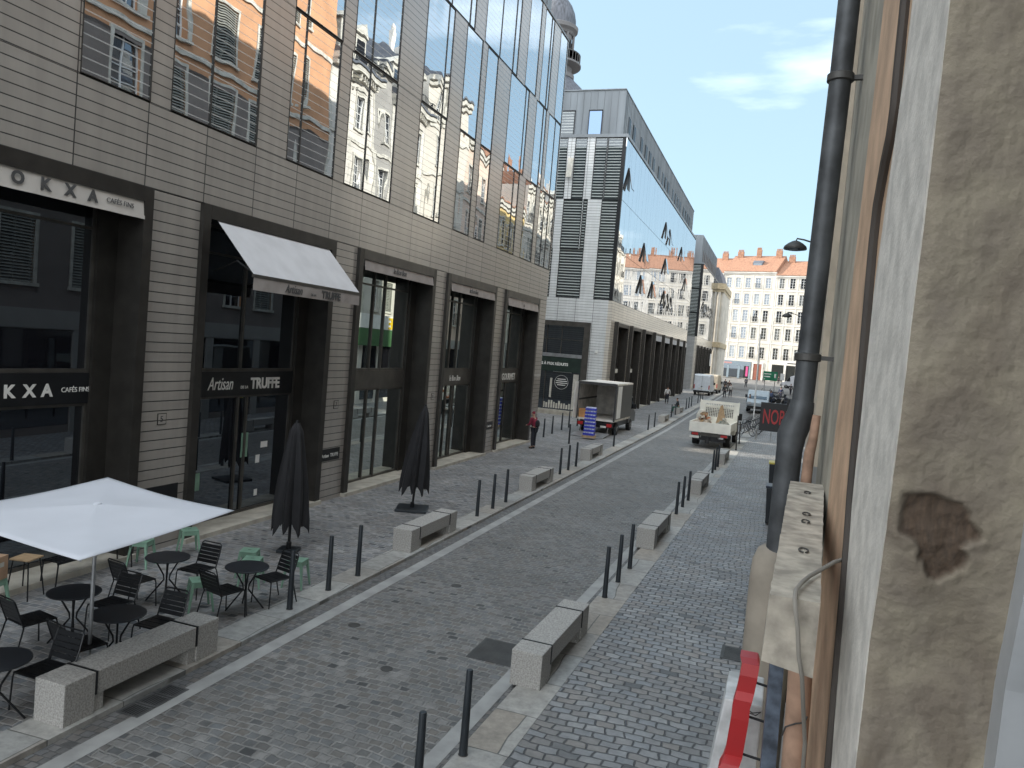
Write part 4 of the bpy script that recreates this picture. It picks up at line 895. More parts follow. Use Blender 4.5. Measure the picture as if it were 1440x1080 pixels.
for j in range(nz+1):
    for i in range(nx+1):
        x = x0j+i*st; z = z0j+j*st; V3 = Vector
        n1 = noise.noise(V3((x*9, z*7, 0)))*0.006 + noise.noise(V3((x*30, z*26, 3)))*0.003 + noise.noise(V3((x*80, z*70, 5)))*0.0016
        d = sdist(x+0.010*noise.noise(V3((x*26, z*26, 9)))+0.004*noise.noise(V3((x*90, z*90, 2))), z+0.010*noise.noise(V3((x*26, z*26, 5))), HOLE) if 4.2 < z < 4.7 else -1
        k = sstep(-0.002, 0.007, d) * sstep(0.0, 0.02, x-HX+0.004)
        deep = k*(0.011+0.004*noise.noise(V3((x*60, z*60, 1)))+0.005*noise.noise(V3((x*22, z*22, 7))))
        rim = -0.003*sstep(-0.02, -0.003, d)*(1-k) if d > -0.5 else 0
        y = interp(YJ, z)-0.026+n1+(x-x0j)*0.02+deep+rim
        if x < HX+0.006: y += 0.008*(1-(x-x0j)/0.0185)**2
        b.v.append((x, y, z)); halo = 0.55*sstep(-0.045, 0.0, d)*(0.5+0.8*noise.noise(V3((x*18, z*14, 4)))) if d > -0.5 else 0
        low = 0.5*sstep(4.32, 4.1, z)*sstep(-0.1, 0.25, noise.noise(V3((x*14, z*9, 11))))+0.35*sstep(0.12, 0.4, noise.noise(V3((x*12, z*5, 21))))
        wear.append(min(1, max(k, halo, low*0.6)))
for j in range(nz):
    for i in range(nx): b.f.append((j*(nx+1)+i, j*(nx+1)+i+1, (j+1)*(nx+1)+i+1, (j+1)*(nx+1)+i)); b.mi.append(0)
rv = b.build('plastered_reveal', M_['jamb'], oh)
ca = rv.data.color_attributes.new('wear', 'FLOAT_COLOR', 'POINT')
for i, v in enumerate(wear): ca.data[i].color = (v, v, v, 1)
for p in rv.data.polygons: p.use_smooth = True
t = M_['jamb'].node_tree; bs = t.nodes['Principled BSDF']; lk = bs.inputs['Base Color'].links[0]; src = lk.from_socket
at_ = N(t, 'ShaderNodeAttribute'); at_.attribute_name = 'wear'; n9 = N(t, 'ShaderNodeTexNoise'); n9.inputs['Scale'].default_value = 38; n9.inputs['Detail'].default_value = 9
mb = N(t, 'ShaderNodeMixRGB'); mb.inputs[1].default_value = (0.15, 0.10, 0.065, 1); mb.inputs[2].default_value = (0.045, 0.036, 0.03, 1); t.links.new(n9.outputs[0], mb.inputs[0])
mw = N(t, 'ShaderNodeMixRGB'); t.links.new(at_.outputs['Fac'], mw.inputs[0]); t.links.new(src, mw.inputs[1]); t.links.new(mb.outputs[0], mw.inputs[2]); t.links.new(mw.outputs[0], bs.inputs['Base Color'])
# grey painted window frame at the inner edge of the reveal
b = MB(); pr = None
for i in range(30):
    z = 3.6+i*0.07; y = interp(YJ, z)-0.05; xx = 0.375+ (0.0 if z < 4.6 else (z-4.6)*0.06)
    cur = [(xx, y-0.03, z), (xx+0.2, y-0.03, z), (xx+0.2, y+0.03, z), (xx, y+0.03, z)]
    if pr: b.hexa(pr+cur)
    pr = cur
b.build('window_frame', mat('grey_blue_frame_paint', (0.42, 0.43, 0.44), 0.6, vscale=10, var=0.06), oh)
# ledge below, with front broken edge
ld = MB(); n = 40; pr = None
A0, A1 = Vector((0.018, 1.60)), Vector((0.075, 3.28))
for i in range(n+1):
    t = i/n; p = A0.lerp(A1, t); jx = 0.004*noise.noise(Vector((t*30, 0, 0)))
    zt = 4.25+0.002*noise.noise(Vector((t*20, 4, 0)))
    rx = 0.116+0.09*t+0.003*noise.noise(Vector((t*25, 2, 0))); cur = [(p.x+jx, p.y, 4.115), (rx, p.y, 4.10), (rx, p.y, zt), (p.x+jx+0.004, p.y, zt)]
    if pr: ld.hexa([pr[0], pr[1], cur[1], cur[0], pr[3], pr[2], cur[2], cur[3]])
    pr = cur
ld.build('stone_ledge', M_['sillstone'], oh)
for (x, y) in ((0.135, 3.0), (0.118, 2.55), (0.112, 2.42), (0.096, 2.03)):
    r = MB(); c = Vector((x, y, 4.252))
    pts = [c+Vector((0.011*math.cos(a), 0.024*math.sin(a), 0.002)) for a in [k*math.pi/8-math.pi/2+0.3 for k in range(16)]]
    r.path(pts, 0.0022, 6); s_ = r.build('screw_eye', M_['iron'], oh)
def tube_thing(name, label, cat, pts, r, m, n=14, extra=None):
    p0 = pts[0]; o = thing(name, label, cat, tuple(p0), world=True)
    MB().path(pts, r, n).build(cat.split()[-1] + '_run' if False else 'tube', m, o, smooth=True)
    return o
DP = mat('dark_painted_pipe', (0.075, 0.08, 0.085), 0.5, 0.2, vscale=7, var=0.25, bump=0.002, bscale=30)
o = thing('drainpipe', 'dark grey rainwater pipe with a bend running down the old wall', 'drainpipe', (0.08, 3.4, 3.9), world=True)
MB().path([(0.135, 3.4, 9), (0.122, 3.4, 6.5), (0.117, 3.4, 5.9), (0.101, 3.4, 4.75), (0.098, 3.4, 4.56)], 0.043, 20).build('upper_pipe', DP, o, smooth=True)
MB().path([(0.098, 3.4, 4.57), (0.094, 3.4, 4.52), (0.08, 3.4, 4.465), (0.068, 3.4, 4.42), (0.066, 3.4, 4.36), (0.062, 3.4, 3.92)], [0.047, 0.052, 0.058, 0.058, 0.052, 0.05], 20).build('lower_pipe', DP, o, smooth=True)
for z, x in ((5.87, 0.117), (4.735, 0.101), (6.9, 0.125)):
    F = MB().lathe([(0.046, 0), (0.052, 0.004), (0.052, 0.03), (0.046, 0.034)], (x, 3.4, z), 20).build('collar', M_['iron'], o, smooth=True)
    MB().box(x, x+0.1, 3.39, 3.41, z+0.008, z+0.026).build('wall_hook', M_['iron'], F)
o = thing('pipe_shoe', 'stout tan stone coloured pipe foot below the dark drainpipe', 'pipe', (0.06, 3.55, 0), world=True)
MB().lathe([(0.10, 0.0), (0.098, 2.5), (0.097, 3.80), (0.092, 3.88), (0.075, 3.93), (0.055, 3.945)], (0.055, 3.42, 0), 24).build('shaft', mat('tan_grey_cast_iron', (0.27, 0.235, 0.19), 0.8, vscale=5, var=0.15), o, smooth=True)
MB().box(0.1, 0.35, 3.40, 3.44, 1.5, 1.6).box(0.1, 0.35, 3.40, 3.44, 3.3, 3.36).build('wall_bracket', M_['iron'], o)
CL = mat('pinkish_clay_pipe', (0.36, 0.225, 0.155), 0.85, vscale=12, var=0.18, bump=0.003, bscale=30)
o = thing('clay_pipe', 'pinkish clay coloured pipe under the stone ledge', 'pipe', (0.12, 2.0, 3.5), world=True)
MB().path([(0.112, 2.0, 4.14), (0.112, 2.0, 4.05), (0.118, 2.0, 3.9), (0.125, 2.0, 3.6), (0.13, 2.0, 3.0)], 0.0285, 18).build('tube', CL, o, smooth=True)
MB().path([(0.088, 1.985, 3.80), (0.094, 1.97, 3.83), (0.115, 1.965, 3.845), (0.135, 1.97, 3.85), (0.14, 1.975, 3.865)], 0.0022, 6).build('wire', M_['iron'], o)
o = thing('clay_pipe', 'short cracked clay coloured pipe behind the bend of the drainpipe', 'pipe', (0.15, 3.3, 4.2), world=True)
MB().path([(0.155, 3.34, 4.52), (0.15, 3.34, 4.42), (0.142, 3.34, 4.36), (0.14, 3.34, 4.24)], [0.016, 0.018, 0.021, 0.021], 14).build('tube', CL, o, smooth=True)
CB = mat('dark_brown_cable', (0.055, 0.045, 0.038), 0.7)
def PXp(pts, x): return [(x, y, z) for y, z in pts]
o = thing('wall_cable', 'dark wavy cable running down the peach painted border', 'cable', (0.185, 1.95, 4.0), world=True)
cp = [(1.935, 7.0), (1.955, 6.2), (1.955, 5.553), (1.951, 5.488), (1.945, 5.391), (1.935, 5.305), (1.955, 5.249), (2.02, 5.204), (2.095, 5.119), (2.105, 5.033), (2.085, 4.922), (2.06, 4.799), (2.03, 4.694), (2.02, 4.608), (2.01, 4.519), (1.985, 4.406), (1.95, 4.311), (1.923, 4.215), (1.902, 4.121), (1.881, 4.013), (1.859, 3.906), (1.839, 3.817), (1.80, 3.5)]
MB().path([(0.188, y, z) for y, z in cp], 0.0125, 8).build('cable', CB, o, smooth=True)
o = thing('ledge_cable', 'pale grey cable looping over the edge of the stone ledge', 'cable', (0.1, 1.7, 4.25), world=True)
MB().path([(0.199, 1.99, 4.262), (0.16, 1.92, 4.262), (0.118, 1.80, 4.262), (0.10, 1.75, 4.262), (0.082, 1.68, 4.263), (0.070, 1.62, 4.262), (0.068, 1.585, 4.255), (0.071, 1.575, 4.235), (0.078, 1.578, 4.204), (0.085, 1.58, 4.149), (0.096, 1.59, 4.102), (0.106, 1.62, 4.03), (0.125, 1.75, 3.9), (0.14, 1.9, 3.6)], 0.0045, 8).build('cable', mat('grey_cable', (0.24, 0.22, 0.19), 0.7, var=0.15), o, smooth=True)
o = thing('metal_flashing', 'narrow blue grey metal strip beside the clay pipe', 'flashing', (0.07, 2.1, 3.0), world=True)
MB().hexa([(0.055, 2.2, 3.2), (0.098, 2.2, 3.2), (0.098, 2.32, 3.2), (0.055, 2.32, 3.2), (0.048, 2.2, 3.99), (0.083, 2.2, 4.0), (0.083, 2.32, 4.0), (0.048, 2.32, 3.99)]).build('strip', mat('blue_grey_zinc', (0.10, 0.125, 0.165), 0.55, 0.3, vscale=20, var=0.3), o)
RD = mat('red_sign_paint', (0.40, 0.018, 0.02), 0.42, var=0.08)
o = thing('sign_frame', 'red steel shop sign frame bolted under the ledge', 'sign frame', (0, 2.45, 3.3), world=True)
b = MB(); pr = None
for (cx_, z, y) in ((-0.008, 3.79, 2.52), (-0.001, 3.785, 2.48), (-0.003, 3.75, 2.47), (-0.008, 3.70, 2.47), (-0.012, 3.68, 2.45), (-0.016, 3.66, 2.45), (-0.016, 3.62, 2.45), (-0.024, 3.50, 2.46), (-0.030, 3.485, 2.43), (-0.038, 3.47, 2.42), (-0.045, 3.40, 2.42), (-0.06, 3.28, 2.42), (-0.08, 3.1, 2.42)):
    cur = [(cx_-0.026, y-0.03, z), (cx_+0.026, y-0.03, z), (cx_+0.026, y+0.03, z), (cx_-0.026, y+0.03, z)]
    if pr: b.hexa([cur[0], cur[1], cur[2], cur[3], pr[0], pr[1], pr[2], pr[3]])
    pr = cur
b.build('frame', RD, o)
b = MB()
for z, x in ((3.735, 0.0), (3.625, -0.01), (3.505, -0.02), (3.435, -0.03)): b.tube((x, 2.45, z), (0.065, 2.45, z-0.008), 0.0042, n=6)
b.build('rods', M_['black'], o)
o = thing('light_box', 'white sign box hanging beside the red frame', 'light box', (0, 2.6, 3.2), world=True)
MB().hexa([(-0.13, 2.60, 3.1), (0.045, 2.60, 3.1), (0.045, 2.85, 3.1), (-0.13, 2.85, 3.1), (-0.072, 2.60, 3.60), (0.050, 2.60, 3.60), (0.050, 2.85, 3.60), (-0.072, 2.85, 3.60)]).build('box', mat('white_enamel', (0.52, 0.53, 0.53), 0.5, vscale=12, var=0.15), o, bevel=0.006)
MB().path([(0.0, 2.59, 3.585), (0.02, 2.585, 3.578), (0.045, 2.59, 3.585), (0.03, 2.59, 3.57), (0.005, 2.59, 3.575)], 0.0018, 5).build('wire', M_['black'], o)
o = thing('shop_sign', 'black projecting sign with red capital letters beside the drainpipe', 'sign', (0.4, 9, 4.1), world=True)
MB().box(-0.168, 0.55, 8.98, 9.06, 3.985, 4.30).build('panel', mat('black_sign_panel', (0.006, 0.006, 0.007), 0.5), o)
text('lettering', 'NOBLE', 0.23, (-0.14, 8.975, 4.07), '-y', mat('red_led_letters', (0.30, 0.02, 0.02), 0.5, emit=0.03), o, bold=0.002, sx=0.47)
MB().box(0.1, 0.25, 9.0, 9.04, 4.30, 4.36).build('bracket', M_['black'], o)
for (y, z, ln, lb) in ((15.0, 6.95, 0.32, 'grey street lamp on a curved arm sticking out past the drainpipe'), (34, 6.9, 0.35, 'small distant street lamp half hidden by the drainpipe')):
    o = thing('street_lamp', lb, 'street lamp', (0.5, y, z), world=True)
    c = Vector((0.04, y, z))
    MB().path([(1.1, y, z-0.2), (0.62, y, z-0.03), (0.35, y, z+0.05), (0.18, y, z+0.10), (0.06, y, z+0.12), (0.04, y, z+0.06)], 0.015, 8).build('arm', M_['iron'], o, smooth=True)
    MB().lathe([(0.03, 0.08), (0.06, 0.07), (0.13, 0.03), (0.19, -0.02), (0.205, -0.06), (0.20, -0.08), (0.17, -0.075)], c, 24).build('shade', M_['iron'], o, smooth=True)
    MB().lathe([(0.16, -0.075), (0.12, -0.095), (0.02, -0.10)], c, 20).build('glass', M_['pane'], o)
# ---------------------------------------------------------------- street furniture
def bench_proto():
    t = thing('granite_bench', 'x', 'bench')
    MB().box(-0.225, 0.225, 0, 0.42, 0, 0.5).build('end_block', M_['granite'], t, bevel=0.012)
    MB().box(-0.225, 0.225, 2.08, 2.5, 0, 0.5).build('end_block', M_['granite'], t, bevel=0.012)
    MB().box(-0.222, 0.222, 0.445, 2.055, 0.22, 0.498).build('beam', M_['granite'], t, bevel=0.01)
    MB().box(-0.2, 0.2, 0.42, 0.56, -0.02, 0.219).box(-0.2, 0.2, 1.94, 2.08, -0.02, 0.219).build('foot', M_['granite'], t)
    for y in (0.42, 2.06):
        MB().box(-0.232, 0.232, y, y+0.022, 0.225, 0.506).build('steel_band', M_['black'], t)
    return t
bp_ = bench_proto()
BL = [(-7.41, 6.38, 'near left granite bench beside the cafe tables and the drain grate'), (-7.44, 15.0, 'left granite bench beside the right closed black parasol'), (-7.47, 23.7, 'left granite bench between two trios of bollards before the red-jacketed person'),
      (-7.62, 32.4, 'left granite bench right behind which the tail lift lies'), (-7.75, 55.8, 'far left granite bench just past the box truck'), (-7.8, 65.0, 'far left granite bench with the seated person')]
BR = [(-2.92, 10.0, 'big near granite bench on the right side of the road'), (-2.73, 18.8, 'second granite bench on the right behind the first trio of bollards'), (-2.46, 27.6, 'third granite bench on the right'), (-2.26, 36.7, 'granite bench standing at the corner of the flatbed truck')]
used = False
for i, (x, y, lb) in enumerate(BL+BR):
    o = bp_ if not used else dup(bp_, (x, y, g(y)))
    o.location = (x, y, g(y)); used = True; o['label'] = lb; o['group'] = 'granite benches along the road'
    if i >= len(BL): o.rotation_euler = (0, 0, -0.024)
def bollard_proto():
    t = thing('bollard', 'x', 'bollard', group='slim dark bollards along the road')
    MB().lathe([(0.052, -0.02), (0.05, 0.02), (0.044, 0.55), (0.038, 0.99), (0.034, 1.0)], n=14).build('post', M_['bollard'], t, smooth=True)
    MB().lathe([(0.058, 0.0), (0.058, 0.012), (0.05, 0.014)], n=14).build('foot_ring', M_['iron'], t)
    return t
bo = bollard_proto(); used = False
trio = ('nearest', 'middle', 'farthest')
BO = []
for ys, x, w_ in (((10.81, 11.97, 13.0), -7.34, 'left bollards beside the mint stools'), ((19.3, 20.5, 21.6), -7.38, 'left bollards past the second bench'), ((27.9, 29.1, 30.3), -7.47, 'left bollards past the third bench'), ((49.4, 52.0), -7.65, 'left bollards beside the box truck cab'), ((61.5, 64.0), -7.8, 'left bollards before the seated person'), ((71.5, 73.6, 75.8), -7.8, 'left bollards past the seated person'), ((82, 84.5, 87), -7.8, 'far left bollards before the white van'),
                  ((6.85, 8.0), -3.02, 'right bollards in the foreground'), ((14.5, 15.65, 16.8), -2.78, 'right bollards between first and second bench'), ((23.6, 24.9, 26.2), -2.57, 'right bollards between second and third bench'), ((33.5, 34.6, 35.7), -2.31, 'right bollards before the flatbed truck')):
    for i, y in enumerate(ys):
        nm = trio[i] if len(ys) == 3 else ('nearer', 'farther')[i]
        BO.append((x + (0.024*(y-ys[0]) if x > -4 else 0), y, '%s of the %s' % (nm, w_)))
BO += [(-7.62, 38.5, 'lone bollard at the right corner of the tail lift'), (-9.68, 37.4, 'lone bollard standing behind the blue crates')]
for i, (x, y) in enumerate(((-11.45, 38.8), (-11.6, 40.9), (-11.75, 43.4), (-11.8, 45.2), (-11.7, 46.9))): BO.append((x, y, '%s bollard of the row across the side street, counted from the near end' % ('first', 'second', 'third', 'fourth', 'fifth')[i]))
for (x, y, lb) in BO:
    o = bo if not used else dup(bo, (x, y, g(y))); used = True
    o.location = (x, y, g(y)); o['label'] = lb
# ---- terrace: chairs, tables, stools, parasols
def chair_proto():
    t = thing('terrace_chair', 'x', 'chair', group='black slatted terrace chairs'); m = M_['black']; r = 0.011
    # local: seat faces +x (front), back at -x
    for sy in (-1, 1):
        MB().path([(0.24, 0.21*sy, 0.45), (0.25, 0.225*sy, 0.40), (0.27, 0.235*sy, 0.0)], r, 6).build('leg', m, t)
        MB().path([(-0.18, 0.21*sy, 0.45), (-0.20, 0.225*sy, 0.38), (-0.30, 0.24*sy, 0.0)], r, 6).build('leg', m, t)
    s = MB(); 
    for k in range(7): s.box(-0.19+0.063*k, -0.19+0.063*k+0.057, -0.205, 0.205, 0.445+0.002*(k % 2), 0.452+0.002*(k % 2))
    s.path([(-0.2, -0.21, 0.443), (0.25, -0.21, 0.447), (0.25, 0.21, 0.447), (-0.2, 0.21, 0.443)], r, 6); s.build('seat', m, t)
    b_ = MB(); b_.path([(-0.19, -0.21, 0.45), (-0.25, -0.215, 0.62), (-0.31, -0.205, 0.80), (-0.32, -0.17, 0.825), (-0.32, 0.17, 0.825), (-0.31, 0.205, 0.80), (-0.25, 0.215, 0.62), (-0.19, 0.21, 0.45)], r, 6)
    for k in range(5):
        z = 0.49+0.062*k; x = -0.19-0.12*(z-0.45)/0.35; b_.hexa([(x-0.004, -0.2, z), (x+0.004, -0.2, z), (x+0.004, 0.2, z), (x-0.004, 0.2, z), (x-0.02, -0.2, z+0.054), (x-0.012, -0.2, z+0.054), (x-0.012, 0.2, z+0.054), (x-0.02, 0.2, z+0.054)])
    b_.build('backrest', m, t)
    return t
def table_proto():
    t = thing('terrace_table', 'x', 'table', group='round black terrace tables')
    MB().lathe([(0.345, 0.705), (0.35, 0.71), (0.35, 0.722), (0.34, 0.726)], n=40).build('table_top', mat('black_table_top', (0.016, 0.018, 0.022), 0.42), t)
    for k in range(4):
        a = math.pi/4+k*math.pi/2; c, s_ = math.cos(a), math.sin(a)
        MB().path([(0.2*c, 0.2*s_, 0.70), (0.05*c, 0.05*s_, 0.42), (0.04*c, 0.04*s_, 0.34), (0.30*c, 0.30*s_, 0.0)], 0.013, 6).build('leg', M_['black'], t)
    return t
def stool_proto():
    t = thing('metal_stool', 'x', 'stool', group='mint green metal stools'); m = M_['green']
    MB().box(-0.155, 0.155, -0.155, 0.155, 0.47, 0.5).build('seat', m, t, bevel=0.012)
    MB().box(-0.15, 0.15, -0.15, -0.145, 0.40, 0.47).box(-0.15, 0.15, 0.145, 0.15, 0.40, 0.47).box(-0.15, -0.145, -0.145, 0.145, 0.40, 0.47).box(0.145, 0.15, -0.145, 0.145, 0.40, 0.47).build('apron', m, t)
    MB().box(-0.03, 0.03, -0.008, 0.008, 0.5, 0.502).build('hand_slot', M_['black'], t)
    for sx in (-1, 1):
        for sy in (-1, 1):
            MB().hexa([(0.19*sx-0.014, 0.19*sy-0.014, 0), (0.19*sx+0.014, 0.19*sy-0.014, 0), (0.19*sx+0.014, 0.19*sy+0.014, 0), (0.19*sx-0.014, 0.19*sy+0.014, 0), (0.13*sx-0.024, 0.13*sy-0.024, 0.47), (0.13*sx+0.024, 0.13*sy-0.024, 0.47), (0.13*sx+0.024, 0.13*sy+0.024, 0.47), (0.13*sx-0.024, 0.13*sy+0.024, 0.47)]).build('leg', m, t)
    return t
AR = math.atan2(0.33, 0.94)      # direction 'to the right' along the picture
ch = chair_proto(); tb = table_proto(); st_ = stool_proto()
TB = [(-9.30, 10.12, 'round black table left of the centre, farthest back on the terrace near the mint stools'), (-9.10, 8.15, 'round black table right behind the pole of the white parasol'), (-7.98, 7.85, 'round black table just behind the near granite bench'), (-7.94, 10.42, 'round black table on the right, beside the nearest left bollard'), (-7.95, 6.15, 'round black table cut by the left edge of the picture')]
for i, (x, y, lb) in enumerate(TB):
    o = tb if i == 0 else dup(tb, (x, y, 0)); o.location = (x, y, 0); o['label'] = lb
def P2(x, y, r, u): return x + r*0.94 - u*0.33, y + r*0.33 + u*0.94
CH = []
for (x, y, r, u, face, lb) in ((-9.30, 10.12, 0.36, 0.40, 250, 'chair on the right of the farthest back round table'), (-9.30, 10.12, -0.34, -0.46, 62, 'chair on the left of the farthest back round table, seen from behind'),
        (-9.10, 8.15, 0.34, 0.44, 250, 'chair whose back stands beside the white parasol pole'), (-9.10, 8.15, -0.36, -0.42, 60, 'leftmost chair at the table behind the parasol pole'),
        (-7.98, 7.85, 0.34, 0.50, 252, 'chair with its back above the middle of the near bench'), (-7.98, 7.85, -0.26, -0.44, 58, 'chair just behind the left part of the near bench'),
        (-7.94, 10.42, 0.34, 0.44, 235, 'rightmost chair, beside the pole of the left closed parasol'), (-7.94, 10.42, -0.22, -0.44, 58, 'chair in front of the rightmost round table, above the bench end'),
        (-7.95, 6.15, 0.30, 0.46, 250, 'chair at the table cut by the left picture edge')):
    px_, py_ = P2(x, y, r, u); CH.append((px_, py_, AR+R_(face), lb))
for i, (x, y, a, lb) in enumerate(CH):
    o = ch if i == 0 else dup(ch, (x, y, 0), a); o.location = (x, y, 0); o.rotation_euler = (0, 0, a); o['label'] = 'black slatted ' + lb
for i, (x, y, a, lb) in enumerate(((-10.95, 11.25, 0.3, 'mint stool by the shop wall, the one nearer the white parasol'), (-10.85, 12.35, 0.9, 'mint stool by the shop wall, the one farther from the white parasol'), (-9.0, 11.85, 0.4, 'mint stool behind the rightmost round table, farther one'), (-8.62, 11.45, 0.4, 'mint stool right behind the rightmost round table top'), (-7.95, 11.85, 0.2, 'mint stool right of the rightmost chair'), (-8.55, 10.05, 0.9, 'mint stool partly hidden by the chair in front of the rightmost table'), (-11.0, 8.35, 0.3, 'mint stool under the cardboard box at the left edge'))):
    o = st_ if i == 0 else dup(st_, (x, y, 0), a); o.location = (x, y, 0); o.rotation_euler = (0, 0, a); o['label'] = lb
o = thing('high_stool', 'tall stool with pale wooden seat and black legs against the shop window', 'stool', (-11.15, 9.05, 0), 0.25)
MB().box(-0.17, 0.17, -0.17, 0.17, 0.63, 0.66).build('seat', M_['wood'], o, bevel=0.01)
for sx in (-1, 1):
    for sy in (-1, 1): MB().path([(0.13*sx, 0.13*sy, 0.63), (0.19*sx, 0.19*sy, 0)], 0.011, 6).build('leg', M_['black'], o)
o = thing('cardboard_box', 'brown cardboard box standing on a mint stool at the left edge', 'box', (-11.0, 8.35, 0.503), 0.3)
MB().box(-0.16, 0.16, -0.14, 0.14, 0, 0.36).build('carton', mat('cardboard', (0.42, 0.27, 0.17), 0.85), o, bevel=0.004)
MB().box(-0.03, 0.03, -0.141, 0.141, 0.361, 0.363).box(0.161, 0.163, -0.05, 0.05, 0.2, 0.27).build('tape', M_['trim'], o)
o = thing('slatted_bench', 'low black slatted bench along the foot of the shop window', 'bench', (-11.2, 10.3, 0), R_(90))
s = MB()
for k in range(20): s.box(-0.75+k*0.075, -0.75+k*0.075+0.045, -0.16, 0.16, 0.44, 0.46)
s.box(-0.78, 0.78, -0.18, -0.16, 0.42, 0.465).box(-0.78, 0.78, 0.16, 0.18, 0.42, 0.465).build('seat', M_['black'], o)
for sx in (-1, 1): MB().path([(0.76*sx, -0.17, 0.44), (0.80*sx, -0.17, 0.0)], 0.014, 6).path([(0.76*sx, 0.17, 0.44), (0.80*sx, 0.17, 0.0)], 0.014, 6).build('leg', M_['black'], o)
# white square parasol
o = thing('open_parasol', 'large open square white parasol shading the terrace tables', 'parasol', (-7.98, 7.42, 0), world=True)
cz = 2.2; C4 = [Vector((-6.48, 5.84, cz-0.02)), Vector((-6.68, 8.42, cz)), Vector((-9.42, 8.92, cz+0.01)), Vector((-9.30, 6.25, cz-0.02))]; top = Vector((-7.98, 7.42, 2.27)); b = MB(); n = 12
for q in range(4):
    a, c = C4[q], C4[(q+1) % 4]; grid = []
    for i in range(n+1):
        rowp = []
        for j in range(n+1):
            e = a.lerp(c, j/n); e = e + (top-e)*0.0; t = i/n; p = e.lerp(top, t)
            sag = -0.03*math.sin(math.pi*j/n)*(1-t) ; inward = 0.04*math.sin(math.pi*j/n)*(1-t)
            p = p + Vector((0, 0, sag - 0.015*math.sin(math.pi*t))); d = (top-p); d.z = 0
            p = p + d.normalized()*inward if d.length > 1e-4 else p
            rowp.append(p)
        grid.append(rowp)
    for i in range(n):
        for j in range(n):
            if i == n-1: b.quad(grid[i][j], grid[i][j+1], top)
            else: b.quad(grid[i][j], grid[i][j+1], grid[i+1][j+1], grid[i+1][j])
cn = b.build('canopy', M_['parasol'], o, smooth=True)
md = cn.modifiers.new('thickness', 'SOLIDIFY'); md.thickness = 0.006
MB().tube((-7.98, 7.42, 0.0), (-7.98, 7.42, 2.26), 0.024, n=12).build('pole', M_['steel'], o, smooth=True)
for q in range(4): MB().tube(top+Vector((0,0,-0.07)), C4[q].lerp(top, 0.05)+Vector((0, 0, -0.045)), 0.012, n=6).build('rib', M_['steel'], o)
MB().lathe([(0.05, 2.262), (0.05, 2.28), (0.02, 2.29)], (-7.98, 7.42, 0), 12).build('finial', M_['parasol'], o)
MB().box(-8.25, -7.71, 7.15, 7.69, 0, 0.07).build('base', M_['iron'], o, bevel=0.01)
# closed black parasols
def closed_parasol(lb, x, y, rz, zt, zb_, rt, rb_, seed, dxt=0.0, base=0.42):
    o = thing('closed_parasol', lb, 'parasol', (x, y, 0), rz, group='folded black parasols'); rnd = random.Random(seed); b = MB(); n = 48; m = 26; ph = rnd.random()*6
    for j in range(m+1):
        t = j/m; z = zb_+(zt-zb_)*t

        rr0 = rt+(rb_-rt)*(1-t**1.6)
        if t > 0.93: rr0 *= 1-(t-0.93)*7
        for i in range(n):
            a = 2*math.pi*i/n; fold = 0.20*math.sin(8*a+ph)+0.1*math.sin(5*a+2*ph+t*3)
            r = rr0*(1+fold*(0.5+0.6*(1-t))); zz_ = z
            if j == 0: zz_ = zb_ - 0.22*max(0, math.sin(8*a+ph)) + 0.05*math.sin(3*a)
            b.v.append((r*math.cos(a)+dxt*t, r*math.sin(a), zz_))
    for j in range(m):
        for i in range(n): b.f.append((j*n+i, j*n+(i+1) % n, (j+1)*n+(i+1) % n, (j+1)*n+i)); b.mi.append(0)
    b.f.append(tuple(m*n+i for i in range(n))); b.mi.append(0)
    b.build('folded_canopy', M_['blackcloth'], o, smooth=True)
    MB().tube((0, 0, 0.05), (dxt, 0, zt+0.06), 0.032, n=12).build('pole', M_['black'], o, smooth=True)
    bq = base; MB().box(-bq, bq, -bq, bq, 0, 0.07).build('base_plate', M_['bollard'], o, bevel=0.01)
    MB().lathe([(0.055, 0.07), (0.055, 0.2), (0.04, 0.22)], n=12).build('socket', M_['black'], o)
    return o
closed_parasol('folded black parasol on the left, next to the terrace tables', -9.36, 13.6, 0.3, 2.72, 0.62, 0.10, 0.33, 3, base=0.2)
closed_parasol('folded black parasol on the right with its square base plate visible', -9.12, 18.85, 0.35, 2.85, 0.66, 0.07, 0.34, 8, 0.16)
# drain grate, covers
o = thing('drain_grate', 'black slotted drain grate in the gutter by the near bench', 'grate', (-6.93, 7.45, -0.055), 0)
f = MB()
for k in range(3):
    y0 = -0.42+k*0.29; f.box(-0.16, 0.16, y0, y0+0.025, 0, 0.006); f.box(-0.16, 0.16, y0+0.245, y0+0.27, 0, 0.006); f.box(-0.16, -0.13, y0+0.025, y0+0.245, 0, 0.006); f.box(0.13, 0.16, y0+0.025, y0+0.245, 0, 0.006)
    for j in range(7): f.box(-0.12+j*0.037, -0.105+j*0.037, y0+0.03, y0+0.24, 0.0, 0.005)
f.build('grating', mat('worn_iron_grate', (0.13, 0.13, 0.13), 0.5, 0.4), o); MB().box(-0.155, 0.155, -0.41, 0.43, -0.003, 0.001).build('pit', M_['black'], o)
def cover(lb, x, y, w_, l_, rz, dz=0.0, m='iron'):
    o = thing('access_cover', lb, 'cover', (x, y, g(y)+dz), rz)
    MB().box(-w_/2, w_/2, -l_/2, l_/2, 0, 0.006).build('plate', M_[m], o)
    r = MB(); k = -l_/2+0.06
    while k < l_/2-0.05: r.box(-w_/2+0.05, w_/2-0.05, k, k+0.012, 0.006, 0.009); k += 0.045
    r.build('ribs', M_[m], o)
cover('large square iron cover in the road beside the near right bench', -3.72, 11.1, 0.72, 0.85, 0.0, -0.058)
cover('small dark plate in the right pavement near the house wall', -0.3, 12.9, 0.36, 0.6, 0.0, 0.002)
